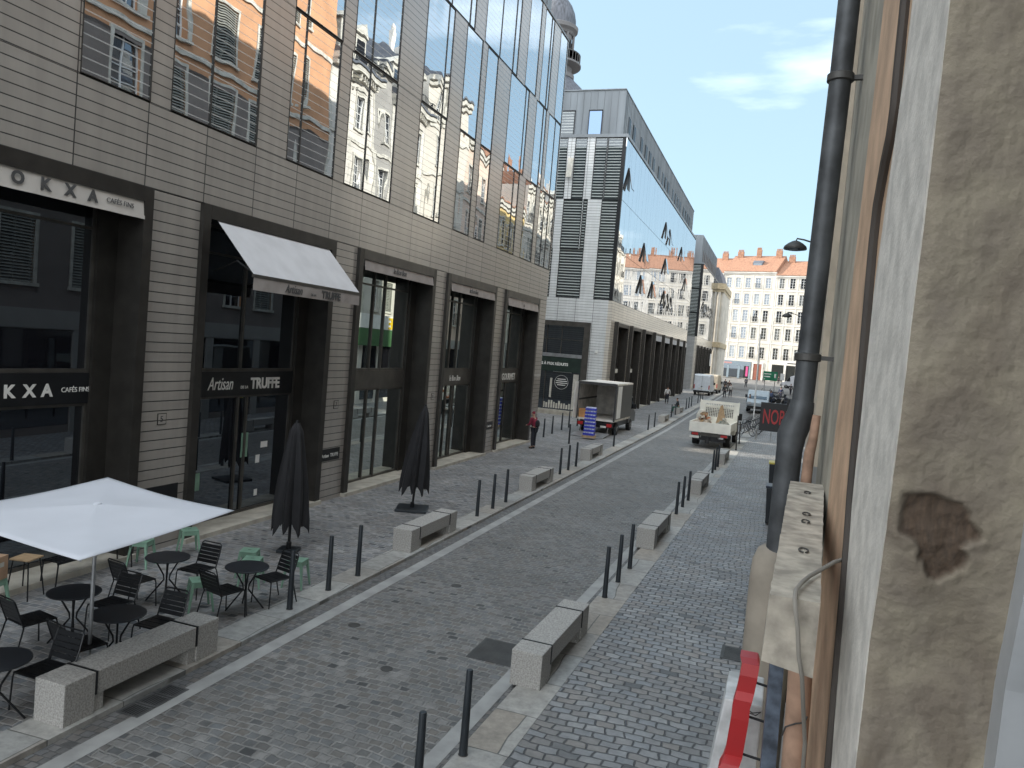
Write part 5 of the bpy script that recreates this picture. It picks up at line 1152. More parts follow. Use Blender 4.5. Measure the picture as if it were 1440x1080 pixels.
cover('tiny dark square cover on the right pavement farther along', -0.02, 16.6, 0.16, 0.2, 0.0, 0.002)
for i, (x, y, r_) in enumerate(((-6.15, 10.9, 0.10), (-5.55, 13.7, 0.1), (-4.9, 9.7, 0.09))):
    o = thing('valve_cap', ('small round dark cap in the road, the one nearest the left kerb', 'small round dark cap in the road, the farthest one', 'small round dark cap in the middle of the road, the nearest one')[i], 'cover', (x, y, -0.058))
    MB().lathe([(r_, 0), (r_, 0.006), (r_*0.9, 0.008)], n=20).build('cap', M_['iron'], o)
# bins
def bin_(lb, x, y, z, rz, lid, h=1.12):
    o = thing('wheelie_bin', lb, 'bin', (x, y, z), rz)
    MB().hexa([(-0.22, -0.24, 0.05), (0.22, -0.24, 0.05), (0.22, 0.24, 0.05), (-0.22, 0.24, 0.05), (-0.28, -0.32, h), (0.28, -0.32, h), (0.28, 0.32, h), (-0.28, 0.32, h)]).build('body', paint('dark_bin_plastic_%s' % lid, (0.015, 0.018, 0.022)), o, bevel=0.02)
    MB().box(-0.3, 0.3, -0.34, 0.34, h, h+0.07).build('lid', paint('%s_lid' % lid, (0.55, 0.45, 0.08) if lid == 'yellow' else (0.02, 0.03, 0.05)), o, bevel=0.02)
    for sx in (-1, 1): MB().lathe([(0.1, -0.03), (0.1, 0.03)], (0.2*sx, 0.28, 0.1), 14, 'x').build('wheel', M_['rubber'], o)
    MB().tube((-0.22, 0.36, h-0.05), (0.22, 0.36, h-0.05), 0.018, n=8).build('handle', M_['black'], o)
bin_('black bin with a yellow lid against the wall beyond the drainpipe', 0.22, 30.2, 0, 0, 'yellow')
bin_('dark blue lidded bin nearer the drainpipe foot', 0.22, 24.2, 0, 0, 'blue')

# ---------------------------------------------------------------- vehicles
def wheel(root, x, y, r, w_, name='wheel'):
    F = MB().lathe([(r*0.62, -w_/2), (r*0.95, -w_/2), (r, -w_/2+0.03), (r, w_/2-0.03), (r*0.95, w_/2), (r*0.62, w_/2)], (x, y, r), 24, 'x').build(name, M_['rubber'], root, smooth=True)
    MB().lathe([(r*0.6, -w_/2+0.02), (r*0.3, -w_/2-0.01), (r*0.3, w_/2+0.01), (r*0.6, w_/2-0.02)], (x, y, r), 18, 'x').build('rim', M_['steel'], F)
RL = mat('red_tail_lamp', (0.45, 0.02, 0.02), 0.3)
PLATE = paint('plate_white', (0.7, 0.7, 0.65))
# box truck with open rear (rear end at local y=0, forward +y)
o = thing('box_truck', 'white box truck parked with its rear open and tail lift lowered', 'truck', (-9.7, 42.9, 0.0), R_(-1.5))
wh = M_['white']; gy = mat('box_inside_grey', (0.62, 0.59, 0.54), 0.8)
MB().box(-1.1, 1.1, 0, 4.3, 0.82, 0.92).build('load_floor', gy, o)
b = MB().box(-1.13, -1.09, 0.0, 4.3, 0.92, 2.95).box(1.09, 1.13, 0.0, 4.3, 0.92, 2.95).box(-1.09, 1.09, 4.25, 4.3, 0.92, 2.95).box(-1.13, 1.13, 0, 4.3, 2.95, 3.0); b.build('box_body', gy, o)
MB().box(-1.14, -1.05, -0.03, 0.03, 0.85, 3.0).box(1.05, 1.14, -0.03, 0.03, 0.85, 3.0).box(-1.05, 1.05, -0.03, 0.03, 2.86, 3.01).build('rear_frame', paint('dark_frame', (0.05, 0.05, 0.05)), o)
MB().box(1.131, 1.14, 0.05, 4.25, 0.95, 2.9).build('side_sheet', paint('dark_side_sheet', (0.07, 0.07, 0.065)), o)
MB().box(1.141, 1.145, 0.3, 1.35, 1.0, 2.85).build('side_panel', wh, o)
MB().box(-1.16, -1.13, -0.62, -0.02, 0.9, 2.95).build('open_door', wh, o)
MB().box(-0.5, 0.5, 0.4, 0.9, 2.86, 2.9).box(-1.08, -1.06, 0.1, 4.2, 1.9, 2.0).box(1.06, 1.08, 0.1, 4.2, 1.9, 2.0).build('inner_rails', M_['iron'], o)
MB().box(-0.9, 0.9, 0.1, 6.0, 0.45, 0.82).build('chassis', M_['black'], o)
MB().box(-1.05, 1.05, 0.0, 0.1, 0.5, 0.72).build('rear_bumper', M_['black'], o)
for sx in (-1, 1):
    MB().box(0.85*sx-0.15, 0.85*sx+0.15, -0.03, 0.0, 0.52, 0.7).build('tail_light', RL, o)
    wheel(o, 0.92*sx, 1.25, 0.36, 0.26); wheel(o, 0.92*sx, 4.95, 0.36, 0.24)
MB().box(0.35, 0.68, -0.02, 0.0, 0.46, 0.57).build('number_plate', PLATE, o)
MB().prism([(4.45, 0.5), (6.35, 0.5), (6.45, 1.1), (5.7, 1.35), (5.2, 2.15), (4.45, 2.2)], -1.0, 1.0, 'x').build('cab', paint('dark_grey_cab', (0.08, 0.085, 0.09)), o, bevel=0.05)
MB().prism([(4.9, 1.35), (5.6, 1.37), (5.17, 2.05), (4.9, 2.07)], -1.01, 1.01, 'x').build('side_window', M_['pane'], o)
for sx in (-1, 1): MB().box(1.1*sx-0.12, 1.1*sx+0.12, 5.35, 5.45, 1.35, 1.65).box(1.0*sx-0.03, 1.0*sx+0.03, 5.35, 5.4, 1.4, 1.6).build('mirror', M_['black'], o)
lf = MB(); lf.hexa([(-0.95, -1.75, 0.02), (0.95, -1.75, 0.02), (0.95, -0.15, 0.12), (-0.95, -0.15, 0.12), (-0.95, -1.75, 0.05), (0.95, -1.75, 0.05), (0.95, -0.15, 0.17), (-0.95, -0.15, 0.17)])
lf.build('tail_lift', M_['steel'], o); MB().tube((-0.8, -0.15, 0.15), (-0.8, 0.1, 0.6), 0.04).tube((0.8, -0.15, 0.15), (0.8, 0.1, 0.6), 0.04).build('lift_arm', M_['iron'], o)
bx = thing('cardboard_box', 'orange brown box inside the truck at its left rear corner', 'box', (-10.45, 43.2, 0.92), 0)
MB().box(-0.25, 0.25, -0.2, 0.3, 0, 0.5).build('carton', mat('orange_cardboard', (0.5, 0.25, 0.1), 0.8), bx); MB().box(-0.03, 0.03, -0.203, 0.303, 0.501, 0.503).build('tape', M_['wood'], bx)
# stack of blue packs on a pallet truck
px0, py0 = -9.42, 40.55
o = thing('pallet', 'small pale pallet under the blue packs', 'pallet', (px0, py0, 0.09), 0.1)
s = MB()
for k in range(5): s.box(-0.36+k*0.155, -0.36+k*0.155+0.1, -0.3, 0.3, 0.09, 0.11)
s.box(-0.36, 0.36, -0.3, -0.22, 0, 0.09).box(-0.36, 0.36, -0.04, 0.04, 0, 0.09).box(-0.36, 0.36, 0.22, 0.3, 0, 0.09).build('boards', M_['wood'], o)
bl = mat('blue_wrap', (0.03, 0.045, 0.42), 0.35); wt = mat('white_wrap', (0.62, 0.66, 0.78), 0.35)
pk = thing('drink_pack', 'x', 'pack', group='blue packs stacked behind the truck')
s = MB(); 
for i in range(4):
    for j in range(3): s.tube((-0.21+i*0.14, -0.15+j*0.15, 0), (-0.21+i*0.14, -0.15+j*0.15, 0.19), 0.074, 0.062, n=10)
s.build('bottles', wt, pk)
MB().box(-0.30, 0.30, -0.235, 0.235, 0.015, 0.135).build('wrap', bl, pk, bevel=0.02)
nth = ('bottom', 'second', 'third', 'fourth', 'fifth', 'sixth', 'seventh', 'top')
for k in range(8):
    loc = (px0+random.uniform(-0.015, 0.015), py0+random.uniform(-0.015, 0.015), 0.20+0.192*k)
    q = pk if k == 0 else dup(pk, loc, 0.1+random.uniform(-0.04, 0.04)); q.location = loc; q['label'] = '%s blue and white drink pack of the stack behind the truck%s' % (nth[k], '' if k in (0, 7) else ', counted from below')
# flatbed tipper
o = thing('flatbed_truck', 'cream white flatbed truck with a load of rubble seen from behind', 'truck', (-3.35, 43.4, 0.0), R_(-3.0))
cw = mat('cream_white_paint', (0.84, 0.82, 0.74), 0.45, var=0.06, vscale=2)
MB().box(-1.05, 1.05, 0, 3.4, 0.92, 1.0).build('bed_floor', cw, o)
MB().box(-1.12, 1.12, -0.05, 0, 0.80, 1.36).build('tailgate', cw, o, bevel=0.01)
for sx in (-1, 1):
    MB().box(1.09*sx-0.025, 1.09*sx+0.025, 0.02, 3.35, 0.95, 1.36).build('side_board', cw, o)
    MB().box(1.09*sx-0.04, 1.09*sx+0.04, 3.35, 3.43, 0.95, 2.45).build('front_post', cw, o)
MB().box(-1.05, 1.05, 3.36, 3.42, 2.25, 2.42).box(-1.05, 1.05, 3.37, 3.41, 1.0, 1.5).build('headboard', cw, o)
mg = MB(); 
for k in range(17): mg.box(-0.8+k*0.1, -0.8+k*0.1+0.03, 3.38, 3.40, 1.5, 2.25)
for k in range(8): mg.box(-0.8, 0.83, 3.376, 3.404, 1.55+k*0.09, 1.57+k*0.09)
mg.box(-1.05, -0.82, 3.37, 3.41, 1.5, 2.25).box(0.84, 1.05, 3.37, 3.41, 1.5, 2.25).build('mesh_grille', cw, o)
MB().box(-0.45, 0.45, 0.1, 5.2, 0.5, 0.92).build('chassis', M_['black'], o)
MB().box(-1.0, 1.0, 0.03, 0.10, 0.60, 0.76).build('rear_beam', M_['bronze2'], o)
MB().box(-0.85, 0.85, 0.12, 0.2, 0.35, 0.5).box(-0.2, 0.0, 0.0, 0.12, 0.2, 0.6).build('under_guard', M_['black'], o)
for sx in (-1, 1):
    MB().box(0.78*sx-0.17, 0.78*sx+0.17, 0.0, 0.03, 0.62, 0.75).build('tail_light', RL, o); wheel(o, 0.85*sx, 1.1, 0.34, 0.36); wheel(o, 0.9*sx, 4.3, 0.34, 0.22)
MB().box(-1.05, -0.55, -0.02, 0.0, 0.45, 0.58).build('number_plate', PLATE, o)
MB().prism([(3.55, 0.5), (5.4, 0.5), (5.45, 1.15), (4.95, 1.4), (4.45, 2.1), (3.55, 2.15)], -0.97, 0.97, 'x').build('cab', cw, o, bevel=0.04)
MB().box(-0.8, 0.8, 3.535, 3.549, 1.45, 2.0).build('rear_window', M_['pane'], o)
for sx in (-1, 1): MB().box(1.12*sx-0.1, 1.12*sx+0.1, 4.5, 4.58, 1.35, 1.75).build('mirror', M_['black'], o)
def rubble(name, lb, cat, cx_, cy_, cz_, n, rad, hgt, size, mats, seed):
    o = thing(name, lb, cat, (cx_, cy_, cz_)); rnd = random.Random(seed); bs = [MB() for _ in mats]
    for i in range(n):
        a, r = rnd.random()*6.28, rad*math.sqrt(rnd.random()); x, y = r*math.cos(a), r*math.sin(a)*0.8; z = hgt*(1-r/rad)*rnd.random()+size*0.3; s_ = size*rnd.uniform(0.5, 1.2)
        b_ = bs[i % len(mats)]; st = len(b_.v); b_.box(-s_, s_, -s_*0.7, s_*0.7, -s_*0.35, s_*0.35)
        mm = Matrix.Translation((x, y, z)) @ Euler((rnd.uniform(-.6, .6), rnd.uniform(-.6, .6), rnd.random()*6)).to_matrix().to_4x4(); b_.xf(mm, st)
    for b_, m in zip(bs, mats): b_.build('pieces', m, o)
rubble('rubble_heap', 'heap of terracotta bricks and rubble on the left of the truck bed', 'rubble', -3.85, 44.7, 1.0, 150, 0.6, 0.95, 0.13, [mat('brick_red', (0.42, 0.16, 0.08), 0.85), mat('pale_mortar_lumps', (0.55, 0.48, 0.4), 0.9), M_['wood']], 4)
rubble('debris_heap', 'pale broken plaster pieces on the right of the truck bed', 'rubble', -2.75, 44.6, 1.0, 130, 0.45, 0.7, 0.09, [M_['trim'], mat('grey_green_debris', (0.3, 0.32, 0.28), 0.9)], 5)
o = thing('wooden_board', 'pale board standing upright in the truck bed', 'board', (-3.0, 46.2, 1.0), 0.1)
MB().prism([(-0.3, 0), (0.35, 0), (0.05, 1.25), (-0.08, 1.2)], -0.02, 0.02, 'y').build('board', M_['wood'], o)
o = thing('rubble_sack', 'white sack leaning in the left corner of the truck bed', 'sack', (-4.1, 46.1, 1.0))
MB().lathe([(0.2, 0), (0.3, 0.15), (0.3, 0.55), (0.2, 0.8), (0.08, 0.9)], n=14).build('sack', M_['trim'], o, smooth=True)
# vans
def van(lb, x, y, rz, col, h=2.45, L_=5.2, grp='vans'):
    o = thing('van', lb, 'van', (x, y, g(y)), rz); m = paint('van_paint_%d' % int(col[0]*100+y), col)
    MB().prism([(0, 0.45), (L_-0.1, 0.45), (L_, 0.95), (L_-0.9, 1.25), (L_-1.6, h-0.25), (L_-2.1, h), (0.15, h), (0.02, h-0.2)], -0.98, 0.98, 'x').build('body', m, o, bevel=0.08)
    MB().prism([(L_-1.65, 1.3), (L_-0.98, 1.3), (L_-1.5, h-0.35), (L_-1.65, h-0.35)], -0.99, 0.99, 'x').build('side_window', M_['pane'], o)
    MB().hexa([(-0.8, L_-0.93, 1.28), (0.8, L_-0.93, 1.28), (0.8, L_-0.90, 1.3), (-0.8, L_-0.90, 1.3), (-0.75, L_-1.62, h-0.32), (0.75, L_-1.62, h-0.32), (0.75, L_-1.58, h-0.3), (-0.75, L_-1.58, h-0.3)]).build('windscreen', M_['pane'], o)
    MB().box(-0.96, 0.96, -0.06, 0.0, 0.35, 0.6).box(-0.9, 0.9, L_-0.02, L_+0.06, 0.35, 0.62).build('bumper', M_['black'], o)
    MB().box(-0.012, 0.012, -0.012, -0.002, 0.62, h-0.15).box(-0.1, 0.1, -0.03, -0.002, 1.05, 1.15).build('rear_door_seam', M_['black'], o)
    MB().box(-0.3, 0.3, -0.03, -0.003, 0.8, 0.93).build('number_plate', PLATE, o)
    for sx in (-1, 1):
        MB().box(0.9*sx-0.06, 0.9*sx+0.06, -0.04, -0.001, 0.8, 1.3).build('tail_light', RL, o)
        MB().box(0.72*sx-0.16, 0.72*sx+0.16, L_-0.04, L_+0.02, 0.75, 0.98).build('headlight', M_['steel'], o)
        wheel(o, 0.86*sx, 1.0, 0.34, 0.24); wheel(o, 0.86*sx, L_-1.0, 0.34, 0.24)
        MB().box(1.1*sx-0.1, 1.1*sx+0.1, L_-1.5, L_-1.42, 1.3, 1.6).build('mirror', M_['black'], o)
    return o
van('white delivery van seen from behind, parked by the farthest glass building', -9.0, 97.5, R_(-2), (0.66, 0.70, 0.74), h=2.6)
van('cream van parked in front of the white delivery van', -8.6, 104.5, R_(-2), (0.6, 0.52, 0.40), h=2.5)
van('pale blue grey van facing the camera beside the bicycles', -1.75, 80.0, R_(180), (0.40, 0.46, 0.50), h=2.0, L_=4.6)
van('grey van at the far right of the plaza', 5.5, 150, R_(80), (0.5, 0.5, 0.52), h=2.4)
# motorcycles and bicycles
def moto_proto():
    t = thing('motorcycle', 'x', 'motorcycle', group='motorcycles parked beyond the bicycles'); k = M_['black']
    for y in (-0.65, 0.65):
        F = MB().lathe([(0.2, -0.05), (0.29, -0.06), (0.31, 0), (0.29, 0.06), (0.2, 0.05)], (0, y, 0.31), 20, 'x').build('wheel', M_['rubber'], t); MB().lathe([(0.19, -0.02), (0.19, 0.02)], (0, y, 0.31), 16, 'x').build('rim', M_['steel'], F)
    MB().box(-0.14, 0.14, -0.25, 0.3, 0.28, 0.6).prism([(-0.75, 0.75), (-0.1, 0.72), (0.15, 0.68), (0.45, 0.95), (0.2, 0.98), (-0.05, 0.82), (-0.7, 0.86)], -0.13, 0.13, 'x').build('body', paint('dark_moto_paint', (0.03, 0.035, 0.05)), t, bevel=0.02)
    MB().box(-0.13, 0.13, -0.62, 0.02, 0.83, 0.9).build('seat', k, t)
    MB().tube((0, 0.65, 0.31), (0, 0.42, 1.0), 0.035).path([(-0.36, 0.28, 1.08), (-0.1, 0.42, 1.02), (0.1, 0.42, 1.02), (0.36, 0.28, 1.08)], 0.018, 6).build('handlebar', M_['steel'], t)
    MB().hexa([(-0.18, 0.5, 0.9), (0.18, 0.5, 0.9), (0.18, 0.53, 0.9), (-0.18, 0.53, 0.9), (-0.14, 0.38, 1.3), (0.14, 0.38, 1.3), (0.14, 0.4, 1.3), (-0.14, 0.4, 1.3)]).build('windshield', M_['pane'], t)
    return t
mt = moto_proto()
for i, (x, y, a, lb) in enumerate(((-1.9, 94, 1.2, 'leftmost of the dark motorcycles above the black sign'), (-1.2, 95.5, 1.4, 'second of the dark motorcycles from the left'), (-0.5, 95, 1.2, 'third of the dark motorcycles from the left'), (0.2, 96, 1.5, 'fourth dark motorcycle from the left'), (1.0, 92, 0.6, 'nearest dark motorcycle, standing alone toward the drainpipe'), (-1.6, 105, 1.4, 'farther motorcycle on the left of the back row'), (-0.6, 106, 1.4, 'farther motorcycle on the right of the back row'))):
    o = mt if i == 0 else dup(mt, (x, y, g(y)), a); o.location = (x, y, g(y)); o.rotation_euler = (0, 0, a); o['label'] = lb
def bike_proto():
    t = thing('bicycle', 'x', 'bicycle', group='bicycles at the rack behind the flatbed truck')
    for y in (-0.52, 0.52):
        pts = [(0, y+0.33*math.cos(a), 0.34+0.33*math.sin(a)) for a in [2*math.pi*i/20 for i in range(21)]]
        F = MB().path(pts, 0.018, 6).build('wheel', M_['rubber'], t); s = MB()
        for i in range(8): a = math.pi*i/8; s.tube((0, y-0.32*math.cos(a), 0.34-0.32*math.sin(a)), (0, y+0.32*math.cos(a), 0.34+0.32*math.sin(a)), 0.003, n=4)
        s.build('spokes', M_['steel'], F)
    MB().path([(0, -0.52, 0.34), (0, -0.12, 0.32), (0, 0.36, 0.8), (0, -0.2, 0.82), (0, -0.12, 0.32)], 0.017, 6).tube((0, 0.52, 0.34), (0, 0.36, 0.95), 0.016).tube((0, -0.52, 0.34), (0, -0.2, 0.82), 0.01).build('frame', paint('dark_bike_frame', (0.02, 0.03, 0.05)), t)
    MB().box(-0.06, 0.06, -0.34, -0.08, 0.92, 0.97).tube((0, -0.2, 0.82), (0, -0.21, 0.92), 0.012).build('saddle', M_['black'], t)
    MB().path([(-0.28, 0.25, 1.02), (-0.08, 0.36, 1.0), (0.08, 0.36, 1.0), (0.28, 0.25, 1.02)], 0.012, 6).build('handlebar', M_['black'], t)
    return t
bk = bike_proto()
for i, (x, y, a, lb) in enumerate(((-1.75, 53.5, 0.9, 'nearest bicycle in the rack beside the flatbed truck'), (-1.55, 54.7, 0.95, 'second bicycle in the rack beside the flatbed truck'), (-1.45, 55.9, 0.85, 'third bicycle in the rack beside the flatbed truck'), (-1.35, 57.2, 0.9, 'fourth bicycle in the rack beside the flatbed truck'), (-1.3, 58.6, 0.95, 'farthest bicycle in the rack beside the flatbed truck'))):
    o = bk if i == 0 else dup(bk, (x, y, g(y)), a); o.location = (x, y, g(y)); o.rotation_euler = (0, 0, a); o['label'] = lb
# tall white pole, signs, rack
o = thing('white_pole', 'tall white pole rising beside the pale blue grey van', 'pole', (-1.55, 60.3, g(60)), world=False)
MB().tube((0, 0, 0), (-0.12, 0, 7.0), 0.06, 0.05, n=12).build('shaft', M_['white'], o, smooth=True)
MB().box(-0.14, 0.14, -0.12, 0.12, 0, 0.5).build('foot_box', M_['white'], o)
o = thing('bike_rack', 'low grey steel rail beside the bicycles', 'rack', (-1.1, 51.5, 0))
for k in range(2): MB().path([(0, k*1.6, 0), (0, k*1.6, 0.8), (0.5, k*1.6, 0.85), (0.9, k*1.6, 0.8), (0.9, k*1.6, 0)], 0.03, 8).build('hoop', M_['steel'], o, smooth=True)
for (x, y, lb) in ((-1.88, 43.6, 'slim grey post right of the flatbed truck tail'), (-1.9, 47.5, 'slim grey post beside the flatbed truck bed')):
    o = thing('post', lb, 'post', (x, y, 0)); MB().tube((0, 0, 0), (-0.05, 0, 1.9 if y < 45 else 1.3), 0.035).build('shaft', M_['iron'], o); MB().lathe([(0.06, 0), (0.06, 0.05)], n=10).build('foot', M_['iron'], o)
o = thing('direction_sign', 'green road sign board with white lines standing on the plaza', 'sign', (-1.35, 120, g(120)), 0.03)
MB().box(-1.0, 1.0, -0.04, 0, 1.95, 3.3).build('board', mat('road_sign_green', (0.0, 0.16, 0.075), 0.5), o)
MB().box(-0.85, 0.1, -0.05, -0.041, 2.85, 2.98).box(-0.85, 0.0, -0.05, -0.041, 2.45, 2.6).box(0.55, 0.8, -0.05, -0.041, 2.4, 3.0).box(-0.9, -0.7, -0.05, -0.041, 2.1, 2.2).build('white_marks', M_['white_letters'], o)
MB().tube((-0.7, 0.05, 0), (-0.7, 0.05, 3.2), 0.05).tube((0.7, 0.05, 0), (0.7, 0.05, 3.2), 0.05).build('posts', M_['steel'], o)
o = thing('information_board', 'narrow white board beside the green sign board', 'panel', (0.35, 121, g(121)), 0.0)
MB().box(-0.3, 0.3, -0.03, 0, 2.1, 3.1).build('panel', M_['white'], o); MB().tube((0, 0.03, 0), (0, 0.03, 3.0), 0.04).build('post', M_['steel'], o)
o = thing('banner', 'white banners hanging between the fins of the farthest glass building', 'banner', (-11.0, 130, g(130)), 0)
MB().box(-0.03, 0.03, -1.1, 1.1, 3.2, 5.2).build('cloth', M_['white'], o); MB().tube((-0.5, 0, 5.25), (0.1, 0, 5.25), 0.03).build('bracket', M_['black'], o)
for i, (x, y) in enumerate(((-12.6, 150), (-4.5, 175), (3.0, 178), (8.5, 170))):
    o = thing('plaza_lamp_post', ('thin dark lamp post by the cream corner building', 'thin dark lamp post before the grey blue shop', 'thin dark lamp post before the rust red door', 'thin dark lamp post hidden toward the drainpipe')[i], 'lamp post', (x, y, g(y)))
    MB().tube((0, 0, 0), (0, 0, 6.0), 0.08, 0.05).build('pole', M_['iron'], o); MB().lathe([(0.1, 6.0), (0.35, 6.15), (0.3, 6.35), (0.05, 6.5)], n=12).build('lantern', M_['iron'], o)
# ---------------------------------------------------------------- people
def skin_mesh(name, chains, m, root, sub=2):
    """chains: list of lists of (point, radius); the first point of later chains joins an existing point when equal"""
    vs, es, rs, idx = [], [], [], {}
    for chn in chains:
        prev = None
        for p, r in chn:
            k = tuple(round(q, 4) for q in p)
            if k not in idx: idx[k] = len(vs); vs.append(p); rs.append(r)
            if prev is not None and prev != idx[k]: es.append((prev, idx[k]))
            prev = idx[k]
    me = bpy.data.meshes.new(name); me.from_pydata(vs, es, []); o = bpy.data.objects.new(name, me); COL.objects.link(o)
    sk = o.modifiers.new('s', 'SKIN'); sk.use_smooth_shade = True
    for i, r in enumerate(rs):
        rr = r if isinstance(r, tuple) else (r, r); me.skin_vertices[0].data[i].radius = rr
    me.skin_vertices[0].data[0].use_root = True
    sb = o.modifiers.new('d', 'SUBSURF'); sb.levels = sub; sb.render_levels = sub
    dg = bpy.context.evaluated_depsgraph_get(); dg.update(); out = bpy.data.meshes.new_from_object(o.evaluated_get(dg)); out.name = name
    bpy.data.objects.remove(o); out.materials.clear(); out.materials.append(m)
    for p in out.polygons: p.use_smooth = True
    n = bpy.data.objects.new(name, out); COL.objects.link(n); n.parent = root
    return n
def person(lb, x, y, rz, top, legs, pose='stand', shoes=(0.02, 0.02, 0.02), hair=(0.03, 0.02, 0.015), h=1.72, z=None, walk=0.0, lean=0.0, group=None, bag=None, hood=False, arms='down'):
    """local: faces +y"""
    o = thing('person', lb, 'person', (x, y, g(y) if z is None else z), rz); s = h/1.72
    V = lambda a, b_, c: (a*s, b_*s, c*s)
    if pose == 'sit':
        hip, kl, kr, al, ar = V(0, 0, .56), V(-.13, .42, .55), V(.13, .42, .55), V(-.14, .45, .10), V(.14, .48, .10); chest = V(0, .06, .95); neck = V(0, .1, 1.10); head = V(0, .14, 1.24)
    else:
        hip = V(0, 0, .92); kl, kr = V(-.10, .02+walk*.5, .50), V(.10, .02-walk*.2, .50); al, ar = V(-.10, walk, .09), V(.10, -walk, .09+abs(walk)*.15)
        chest = V(0, lean*.5, 1.27); neck = V(0, lean*.8, 1.46); head = V(0, lean*1.1+.015, 1.60)
    hl, hr = (hip[0]-.09*s, hip[1], hip[2]-.04*s), (hip[0]+.09*s, hip[1], hip[2]-.04*s)
    sh = 1.40 if pose != 'sit' else 1.05; sy = neck[1]-.01
    sl, sr = (-.19*s, sy, sh*s), (.19*s, sy, sh*s)
    if arms == 'front': el, er, wl_, wr_ = (-.25*s, sy+.05*s, (sh-.28)*s), (.25*s, sy+.05*s, (sh-.28)*s), (-.12*s, sy+.26*s, (sh-.34)*s), (.12*s, sy+.26*s, (sh-.34)*s)
    else: el, er, wl_, wr_ = (-.25*s, sy-walk*.4, (sh-.29)*s), (.25*s, sy+walk*.4, (sh-.29)*s), (-.26*s, sy-walk*.6+.06*s, (sh-.55)*s), (.26*s, sy+walk*.6+.06*s, (sh-.55)*s)
    def lerp(a, b_, t): return tuple(a[i]+(b_[i]-a[i])*t for i in range(3))
    tl, tr = (al[0], al[1]+.15*s, .03*s if pose != 'sit' else .05*s), (ar[0], ar[1]+.15*s, ar[2]-.05*s)
    def hand(w_, e):
        d = (Vector(w_)-Vector(e)).normalized(); q = Vector(w_); side = Vector((0, 1, 0)) if abs(d.y) < .7 else Vector((1, 0, 0)); out = [[(tuple(q), .026*s), (tuple(q+d*.07*s), .032*s)]]; base = q+d*.07*s
        for k, (of, ln) in enumerate(((-.03, .07), (-.01, .085), (.01, .08), (.03, .065))):
            b0 = base+side*of*s; out.append([(tuple(base), .032*s), (tuple(b0+d*.02*s), .010*s), (tuple(b0+d*ln*.6*s), .009*s), (tuple(b0+d*ln*s+Vector((0, .01*s, 0))), .007*s)])
        out.append([(tuple(q), .026*s), (tuple(q+d*.03*s+side*.035*s), .011*s), (tuple(q+d*.06*s+side*.05*s), .009*s)]); return out
    body = [[(hip, .115*s), (lerp(hip, chest, .5), .105*s), (chest, (.14*s, .11*s)), (neck, .055*s), (head, (.078*s, .09*s)), ((head[0], head[1]+.005*s, head[2]+.10*s), (.06*s, .075*s))],
            [(hip, .115*s), (hl, .085*s), (kl, .055*s), (al, .038*s), (tl, .032*s)], [(hip, .115*s), (hr, .085*s), (kr, .055*s), (ar, .038*s), (tr, .032*s)],
            [(chest, (.14*s, .11*s)), (sl, .055*s), (el, .04*s), (wl_, .026*s)], [(chest, (.14*s, .11*s)), (sr, .055*s), (er, .04*s), (wr_, .026*s)]]
    near = y < 60
    if near: body += hand(wl_, el)[0:] + hand(wr_, er)[0:]
    else: body += [[(wl_, .026*s), (lerp(el, wl_, 1.3), .024*s)], [(wr_, .026*s), (lerp(er, wr_, 1.3), .024*s)]]
    B = skin_mesh('body', body, M_['skin'], o, 2 if near else 1)
    ft = MB(); hz_, hy = head[2], head[1]
    ft.prism([(hy+.075*s, hz_+.03*s), (hy+.115*s, hz_-.02*s), (hy+.075*s, hz_-.025*s)], -.012*s, .012*s, 'x'); ft.box(-.09*s, -.078*s, hy-.02*s, hy+.01*s, hz_-.03*s, hz_+.03*s).box(.078*s, .09*s, hy-.02*s, hy+.01*s, hz_-.03*s, hz_+.03*s)
    ft.build('face_features', M_['skin'], B)
    ey = MB(); ey.box(-.04*s, -.02*s, hy+.078*s, hy+.088*s, hz_+.02*s, hz_+.032*s).box(.02*s, .04*s, hy+.078*s, hy+.088*s, hz_+.02*s, hz_+.032*s).box(-.02*s, .02*s, hy+.076*s, hy+.086*s, hz_-.05*s, hz_-.042*s); ey.build('eyes_and_mouth', M_['hair'], B)
    tp = [[((hip[0], hip[1], hip[2]+.0), .135*s), (lerp(hip, chest, .5), .128*s), (chest, (.165*s, .132*s)), (lerp(chest, neck, .75), .085*s)], [(chest, (.165*s, .132*s)), (sl, .075*s), (el, .058*s), (lerp(el, wl_, .92), .042*s)], [(chest, (.165*s, .132*s)), (sr, .075*s), (er, .058*s), (lerp(er, wr_, .92), .042*s)]]
    skin_mesh('jacket', tp, mat('top_%d' % int(y*10), top, 0.8, bump=0.004, bscale=12), o)
    lg = [[(hip, .13*s), (hl, .10*s), (kl, .072*s), (lerp(kl, al, .95), .055*s)], [(hip, .13*s), (hr, .10*s), (kr, .072*s), (lerp(kr, ar, .95), .055*s)]]
    skin_mesh('trousers', lg, mat('legs_%d' % int(y*10), legs, 0.85), o)
    for a, t_ in ((al, tl), (ar, tr)): skin_mesh('shoe', [[((a[0], a[1]-.03*s, a[2]-.04*s), .045*s), ((a[0], a[1]+.06*s, t_[2]+.01*s), .045*s), ((t_[0], t_[1]+.02*s, t_[2]+.005*s), .035*s)]], mat('shoe_%d' % int(y*10+a[0]*10), shoes, 0.6), o, 1)
    hm = mat('hair_%d' % int(y*10), hair, 0.7) if not hood else bpy.data.materials['top_%d' % int(y*10)]
    skin_mesh('hair' if not hood else 'hood', [[((0, head[1]-.03*s, head[2]-.03*s), (.082*s, .075*s)), ((0, head[1]-.022*s, head[2]+.06*s), (.09*s, .088*s)), ((0, head[1]-.005*s, head[2]+.115*s), (.06*s, .07*s))]], hm, o, 2)
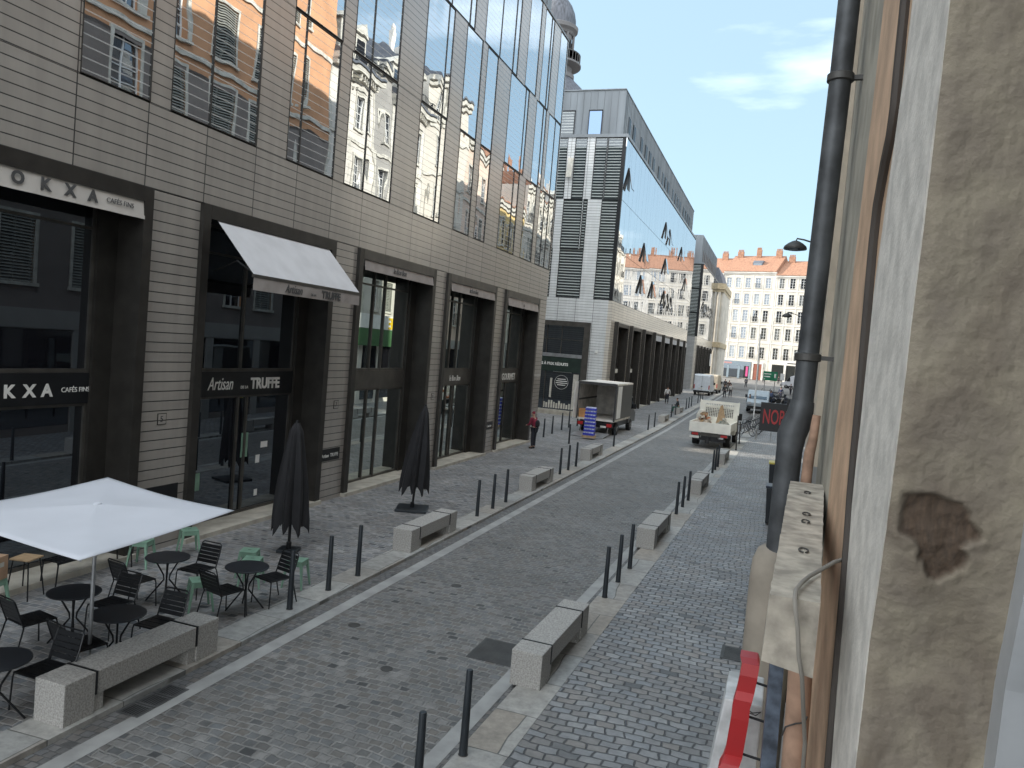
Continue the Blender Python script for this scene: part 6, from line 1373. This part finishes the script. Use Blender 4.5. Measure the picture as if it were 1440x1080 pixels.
    if bag:
        k = skin_mesh('backpack', [[((0, sy-.20*s, (sh-.05)*s), (.13*s, .08*s)), ((0, sy-.22*s, (sh-.25)*s), (.16*s, .10*s)), ((0, sy-.20*s, (sh-.42)*s), (.14*s, .08*s))]], mat('bag_%d' % int(y*10), bag, 0.8), o, 2)
        for sx in (-1, 1): MB().path([(sx*.13*s, sy-.10*s, sh*s+.02*s), (sx*.14*s, sy+.10*s, sh*s-.02*s), (sx*.15*s, sy+.13*s, sh*s-.2*s), (sx*.15*s, sy-.08*s, sh*s-.38*s)], .016*s, 6).build('strap', k.data.materials[0], k)
    return o
person('person in a dark red hooded jacket with a black backpack standing by the shops', -10.5, 34.0, R_(75), (0.22, 0.02, 0.045), (0.018, 0.02, 0.028), lean=0.10, hood=True, bag=(0.012, 0.012, 0.016), arms='front', h=1.74)
person('walking person in a pale shirt and dark trousers by the dark shopfronts', -10.2, 76.0, R_(10), (0.62, 0.60, 0.58), (0.02, 0.022, 0.03), walk=0.22)
person('person sitting on the far left bench in dark and green clothes', -7.85, 66.0, R_(100), (0.03, 0.035, 0.04), (0.03, 0.12, 0.08), pose='sit', z=g(66)-0.06, arms='front')
for (x, y, a, t, l, wk, lb) in ((-6.1, 96, 0.1, (.05, .05, .05), (.03, .03, .04), .2, 'person in dark clothes in the pair walking up the middle of the street, left one'), (-5.6, 99, 0.2, (.5, .48, .46), (.04, .035, .04), .22, 'person with a pale top in the pair walking up the middle of the street'), (-6.6, 112, 0.0, (.08, .05, .04), (.03, .03, .03), .15, 'small person walking near the middle of the street past the white van'),
     (-7.4, 116, 0.3, (.04, .04, .05), (.03, .03, .03), .2, 'small person nearest the white van in the street'), (-5.3, 136, 0.2, (.1, .1, .12), (.03, .03, .04), .2, 'small figure crossing the plaza, dark clothed'), (-3.2, 172, 0.4, (.55, .5, .48), (.03, .03, .04), .1, 'small figure in pale top before the pink poster'),
     (-0.2, 168, 0.4, (.04, .04, .04), (.03, .03, .04), .1, 'small dark figure before the rust red door'), (0.3, 104, -0.4, (.03, .04, .09), (.02, .025, .05), .2, 'person in dark blue walking between the motorcycles and the drainpipe'), (-0.75, 90, 0.3, (.10, .14, .25), (.02, .03, .06), .1, 'person in blue standing among the motorcycles'),
     (1.7, 122, -0.4, (.04, .04, .05), (.03, .03, .04), .2, 'small dark person walking beyond the motorcycles'), (2.2, 160, 0.2, (.6, .6, .6), (.05, .05, .06), .1, 'small person in white at the plaza edge near the drainpipe'), (-2.5, 76.5, 0.0, (.02, .02, .025), (.02, .02, .02), .1, 'person in black standing left of the pale blue grey van')):
    person(lb, x, y, a, t, l, walk=wk)
